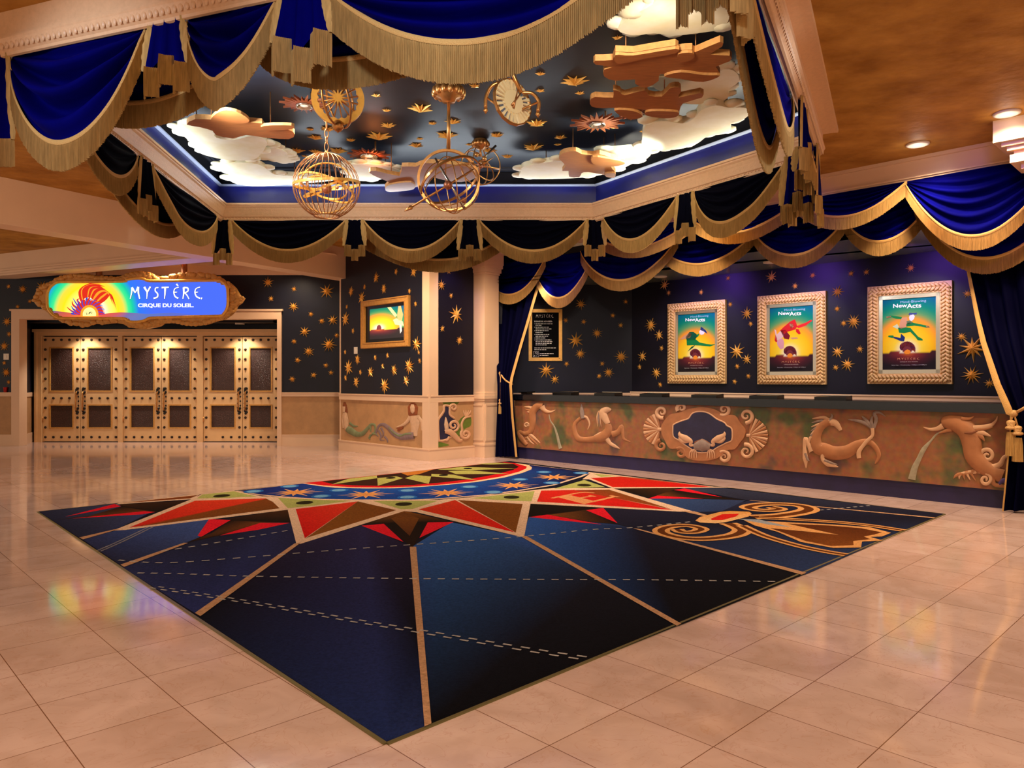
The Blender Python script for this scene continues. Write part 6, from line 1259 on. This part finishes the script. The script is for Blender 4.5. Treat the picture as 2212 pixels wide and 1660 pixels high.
b = MB(); p0, p1 = P(888, 448, Y0 - .1), P(1050, 350, Y0 + .15); b.tube([p0, p1], .011, brass, 8); b.lathe(p0, [(.001, -.09), (.025, 0), (.006, .02)], brass, 10, (p0 - p1).to_track_quat('Z', 'Y').to_matrix() @ Matrix.Rotation(PI, 3, 'X')); b.lathe(p1, [(.03, -.05), (.012, .0), (.001, .1)], brass, 10, (p1 - p0).to_track_quat('Z', 'Y').to_matrix()); b.build('pointer_arrow', t)
b = MB(); b.ball(P(968, 400, Y0), 10 * u_, copper, 14); b.build('sun_ball', t); b = MB(); b.ball(P(1002, 433, Y0), 6.5 * u_, copper, 12); b.build('planet_ball', t)
# small armillary farther back
Y0 = 9.5; c = P(1038, 358, Y0); u_ = Y0 / F
t = thing('armillary_sphere', 'small armillary of thin hoops hanging farther back, right of the large one', 'armillary', c)
b = MB(); q = HZ(1039, 300, ZT); canopy(t, c.x, c.y, .9)
b.tube([c + Vector((0, 0, 20 * u_)), Vector((c.x, c.y, ZT - .1))], .014, brass, 8, False, [1.4, .6]); b.build('hanging_rod', t)
for k in range(3): b = MB(); b.ball(Vector((c.x + (.05 if k else -.05) * (k != 2), c.y, ZT - .2 - .05 * k)), .035, brass, 8); b.build('canopy_drop', t)
for M, R_ in ((rot(90, 0, 0), 42), (rot(14, 10), 42), (rot(90, 0, 70), 40), (rot(60, 20, 40), 38)):
    b = MB(); b.ring(c, R_ * u_, .008, brass, M, 48, 6); b.build('thin_hoop', t)
b = MB(); p0, p1 = c + Vector((-.2, 0, -.14)), c + Vector((.2, 0, .26)); b.tube([p0, p1], .012, steel, 8, False, [.5, 1.2]); b.ball(c, .04, copper, 10); b.build('axis_rod', t)
# gilt half wheel with a star
Y0 = 6.2; c = P(730, 214, Y0); u_ = Y0 / F
t = thing('gilt_star_wheel', 'gilt scalloped wheel with a star at its hub, under the near fringe at the left', 'wheel', c)
M = rot(90, 0, 12) ; n = 96; vs = []
for i in range(n):
    a = 2 * PI * i / n; e = M @ Vector((math.cos(a), math.sin(a), 0)); nn = M @ Vector((0, 0, 1)); ri = (40 + 4 * abs(math.sin(a * 9))) * u_; ro = 56 * u_
    vs += [c + e * ri - nn * .012, c + e * ro - nn * .012, c + e * ro + nn * .012, c + e * ri + nn * .012]
b = MB(); b.add(vs, [(i * 4 + k, i * 4 + (k + 1) % 4, ((i + 1) % n) * 4 + (k + 1) % 4, ((i + 1) % n) * 4 + k) for i in range(n) for k in range(4)], gold); b.build('scalloped_rim', t)
b = MB()
for k in range(8): a = PI * k / 8 + .2; e = M @ Vector((math.cos(a), math.sin(a), 0)); b.tube([c - e * 46 * u_, c + e * 46 * u_], .006, brass, 6)
b.build('spokes', t)
b = MB(); pts = []
for k in range(24): a = PI * k / 12; r = (24 if k % 2 == 0 else 8) * u_; pts.append(c + M @ Vector((r * math.cos(a), r * math.sin(a), .02)))
b.prism(pts, M @ Vector((0, 0, .02)), gold); b.build('hub_star', t)
b = MB(); b.ring(c, 60 * u_, .009, brass, rot(90, 0, 70)); b.ring(c, 60 * u_, .009, brass, rot(70, 0, 120)); b.build('cross_hoop', t)
b = MB(); b.ball(c - Vector((0, 0, 58 * u_)), .05, brass, 12); b.lathe(c - Vector((0, 0, 74 * u_)), [(.001, 0), (.03, .04), (.02, .06)], brass, 10); b.build('bottom_finial', t)
b = MB(); b.tube([c + Vector((0, 0, 56 * u_)), Vector((c.x, c.y, ZT))], .012, brass, 8); b.build('hanging_rod', t)
# gilt clock disc with curled arms
Y0 = 6.6; c = P(1107, 221, Y0); u_ = Y0 / F; M = rot(84, 12, 38)
ivory = mat('ivory_dial', (246, 226, 176), .35, .2)
t = thing('gilt_clock_disc', 'bright pierced clock disc with curled arms, hanging right of the central rod', 'clock', c)
b = MB(); n = 12; b.band(c, 50 * u_, .014, .007, brass, M, 16); b.band(c, 47 * u_, .006, .005, ivory, M, 16); b.build('outer_rim', t)
b = MB()
for k in range(24): a = 2 * PI * k / 24; e = M @ Vector((math.cos(a), math.sin(a), 0)); f_ = M @ Vector((-math.sin(a), math.cos(a), 0)); b.prism([c + e * 25 * u_ - f_ * .006, c + e * 48 * u_ - f_ * .014, c + e * 48 * u_ + f_ * .014, c + e * 25 * u_ + f_ * .006], M @ Vector((0, 0, .02)), ivory)
b.build('pierced_spokes', t)
b = MB(); b.prism([c + M @ Vector((26 * u_ * math.cos(2 * PI * k / 28), 26 * u_ * math.sin(2 * PI * k / 28), -.01)) for k in range(28)], M @ Vector((0, 0, .03)), ivory); b.build('dial', t)
b = MB(); nn = M @ Vector((0, 0, 1)); nn = nn if nn.y < 0 else -nn
for a, l in ((1.1, 26), (1.45, 30)): e = M @ Vector((math.cos(a), math.sin(a), 0)); b.tube([c + nn * .04 - e * l * .6 * u_, c + nn * .04 + e * l * u_], .008, iron, 6, False, [1.5, .5])
b.build('clock_hand', t)
for pts in ([(1085, 176), (1062, 186), (1050, 210), (1049, 232)], [(1128, 200), (1150, 202), (1164, 220), (1162, 240)]):
    b = MB(); pp = [P(x, y, Y0) for x, y in pts]; b.tube(smooth_path(pp, 5), .016, brass, 8, False, None); b.lathe(pp[-1] - Vector((0, 0, .06)), [(.001, 0), (.022, .03), (.012, .06)], brass, 10); b.tube([pp[-2], P(1085 if pts[0][0] < 1100 else 1128, 236, Y0)], .01, brass, 6); b.build('curled_arm', t)
b = MB(); b.tube([P(1126, 200, Y0), P(1103, 150, Y0), Vector((P(1095, 132, Y0).x, Y0, ZT))], .018, brass, 8); b.build('hanging_rod', t)
# ================= downlights of the main ceiling =================
DL = []
for (x, y, lab) in ((1982, 311, 'recessed ceiling downlight nearer the curtained beam, right'), (2175, 244, 'recessed ceiling downlight beside the column capital, right border')):
    c = HZ(x, y, ZC); t = thing('recessed_downlight', lab, 'downlight', c - Vector((0, 0, .02)), 'downlights of the main ceiling'); DL.append(c)
    b = MB(); b.lathe(c - Vector((0, 0, .02)), [(.085, .004), (.09, 0), (.115, .004), (.12, .02)], trim_w, 28); b.build('trim_ring', t)
    b = MB(); b.lathe(c - Vector((0, 0, .012)), [(.001, 0), (.086, 0.0), (.086, .01)], lamp_m, 28); b.build('lamp', t)
for i, (x, y) in enumerate(((1665, 566), (1427, 597))):
    c = HZ(x, y, 3.17); t = thing('recessed_downlight', ('small downlight in the box office ceiling above the middle poster', 'small downlight in the box office ceiling above the left poster')[i], 'downlight', c - Vector((0, 0, .02)), 'downlights of the box office')
    b = MB(); b.lathe(c - Vector((0, 0, .02)), [(.07, .004), (.09, 0), (.11, .004), (.11, .02)], trim_w, 20); b.build('trim_ring', t)
    b = MB(); b.lathe(c - Vector((0, 0, .014)), [(.001, 0), (.07, 0.0), (.07, .01)], lamp_m, 20); b.build('lamp', t)
# ================= light =================
def lamp(kind, name, loc, energy, col, size=.2, target=None, spot=None, blend=.6, shape=None, sy=None, spread=None):
    l = bpy.data.lights.new(name, kind); l.energy = energy; l.color = col
    if kind == 'AREA':
        l.size = size
        if sy: l.shape = 'RECTANGLE'; l.size_y = sy
        if spread: l.spread = spread
    else: l.shadow_soft_size = size
    if kind == 'SPOT': l.spot_size = math.radians(spot or 90); l.spot_blend = blend
    o = bpy.data.objects.new(name, l); COL.objects.link(o); o.location = loc
    if target is not None: o.rotation_euler = (Vector(target) - Vector(loc)).to_track_quat('-Z', 'Y').to_euler()
    return o
WARM, NEUT, COOL = (1.0, .76, .52), (1.0, .88, .74), (.82, .91, 1.0)
# recessed downlights of the lobby ceiling
for x, y in ((-6.6, 3.0), (-6.8, 6.6), (-3.0, 1.6), (0, 0.4), (3.2, 1.0), (5.6, 3.6), (4.6, 5.4), (DL[0].x, DL[0].y), (DL[1].x, DL[1].y), (-9.6, 9.4), (-2.4, -2), (2.6, -2), (-5.6, 11.4), (-2.4, 11.9), (-.4, 11.7), (2.3, 9.9)):
    lamp('SPOT', 'downlight', (x, y, 3.9), 400 if y > 11 else 235, WARM, .12, (x, y, 0), 150, 1.0)
for p in DL: lamp('POINT', 'downlight_spill', (p.x, p.y, p.z - .09), .8, NEUT, .06)
for loc, tg, e in (((-5.4, 6.4, 3.85), (-5.2, 11.4, 3.6), 70), ((-7.6, 8.2, 3.85), (-8.2, 13.8, 3.7), 60)): lamp('SPOT', 'beam_fill', loc, e, WARM, .15, tg, 110, 1.0)  # added spots without fixtures, to brighten the left and entrance beams
# lamps in the sunbursts of the raised ceiling
for c in suns[:3]: lamp('SPOT', 'sunburst_lamp', (c.x, c.y, c.z - .06), 150, WARM, .08, (c.x * .6, c.y, 0), 110, .9)
# cove light behind the cornice
def cove(a, b, e, col):
    d_ = (b - a); mid = (a + b) / 2; n_ = Vector((d_.y, -d_.x, 0)).normalized()
    o = lamp('AREA', 'cove_light', (mid.x, mid.y, 3.975), e, col, d_.length * .94, None, sy=.05, spread=math.radians(150))
    z_ = -(n_ * .75 + Vector((0, 0, 1))).normalized(); x_ = d_.normalized(); y_ = z_.cross(x_); o.rotation_euler = Matrix((x_, y_, z_)).transposed().to_euler()
for i, e in ((0, 26), (1, 24), (4, 30)):
    Oa = offset_poly(V, -.05); cove(Oa[i].copy(), Oa[(i + 1) % 5].copy(), e, COOL if i != 1 else (1, .95, .78))
lamp('SPOT', 'coffer_uplight', (-2.9, 6.9, 3.85), 200, COOL, .15, (-1.8, 8.2, 4.49), 110, .8)
lamp('SPOT', 'coffer_uplight', (1.7, 8.8, 3.85), 150, (.85, 1, .9), .15, (.9, 8.8, 4.49), 110, .8)
for loc, tg, e in (((-2.2, 5.2, 3.78), (-1.0, 7.0, 3.75), 60), ((.2, 4.5, 3.78), (0.0, 6.6, 3.86), 120), ((.9, 4.9, 3.78), (1.6, 7.2, 4.05), 60)): lamp('SPOT', 'coffer_front_spot', loc, e, NEUT, .1, tg, 85, .8)
# spots on the near drapery
for loc, tg, e in (((-3.9, 2.6, 3.6), (-2.75, 5.0, 3.15), 230), ((-1.4, 1.6, 3.6), (-.9, 4.3, 3.2), 200), ((.5, 1.2, 3.6), (.3, 3.9, 3.25), 200), ((3.6, 4.2, 3.6), (2.0, 5.3, 3.25), 150)):
    lamp('SPOT', 'drape_spot', loc, e, (.64, .78, 1.0), .15, tg, 46, .8)
# doors
for cx in (171, 343, 518):
    c = P(cx, 700, 16.36); lamp('SPOT', 'door_downlight', (c.x, 16.30, 2.6), 90, NEUT, .04, (c.x, 16.5, 0), 110, .7)
for x in (-7.0, -4.6): lamp('SPOT', 'entrance_downlight', (x, 15.0, 3.78), 130, WARM, .1, (x, 15.3, 0), 140, .9)
# box office: violet wash from above, warm picture lights
def wbp(x, y, d): return WB.W(x, y, d)
for x in (1480, 1690, 1960): p = wbp(x, 700, .9); lamp('SPOT', 'violet_wash', (p.x, p.y, 3.1), 40, (.30, .10, 1.0), .1, tuple(WB.W(x + 60, 640, 0)), 110, .9)
for x in (1503, 1709, 1965): p = WB.W(x, 740, 1.15); lamp('SPOT', 'picture_light', (p.x, p.y, 3.1), 90, NEUT, .06, tuple(WB.W(x, 755, 0)), 80, .8)
p = WN.w(1.2, 3.1, 1.0); lamp('SPOT', 'end_wall_light', tuple(p), 26, NEUT, .06, tuple(WN.w(1.3, 1.7)), 90, .7)
for loc, x, y, e in (((2.4, 9.2, 3.9), 1300, 590, 22), ((3.4, 7.9, 3.9), 1730, 540, 24), ((4.2, 6.3, 3.9), 2110, 470, 36), ((1.0, 11.6, 3.6), 1215, 620, 16)): lamp('SPOT', 'valance_violet', loc, e, (.22, .16, 1.0), .12, tuple(WC.W(x, y, -.1)), 50, .9)
lamp('SPOT', 'return_wall_violet', (-.95, 12.75, 3.5), 14, (.35, .25, 1.0), .1, (-1.0, 13.1, 2.6), 90, .8)
# light from the rest of the lobby
w_ = bpy.data.worlds.new('lobby'); S.world = w_; w_.use_nodes = True
w_.node_tree.nodes['Background'].inputs[0].default_value = (1.0, .80, .60, 1); w_.node_tree.nodes['Background'].inputs[1].default_value = .85
S.cycles.use_denoising = True; S.cycles.sample_clamp_indirect = 6
S.cycles.max_bounces = 8; S.cycles.diffuse_bounces = 4
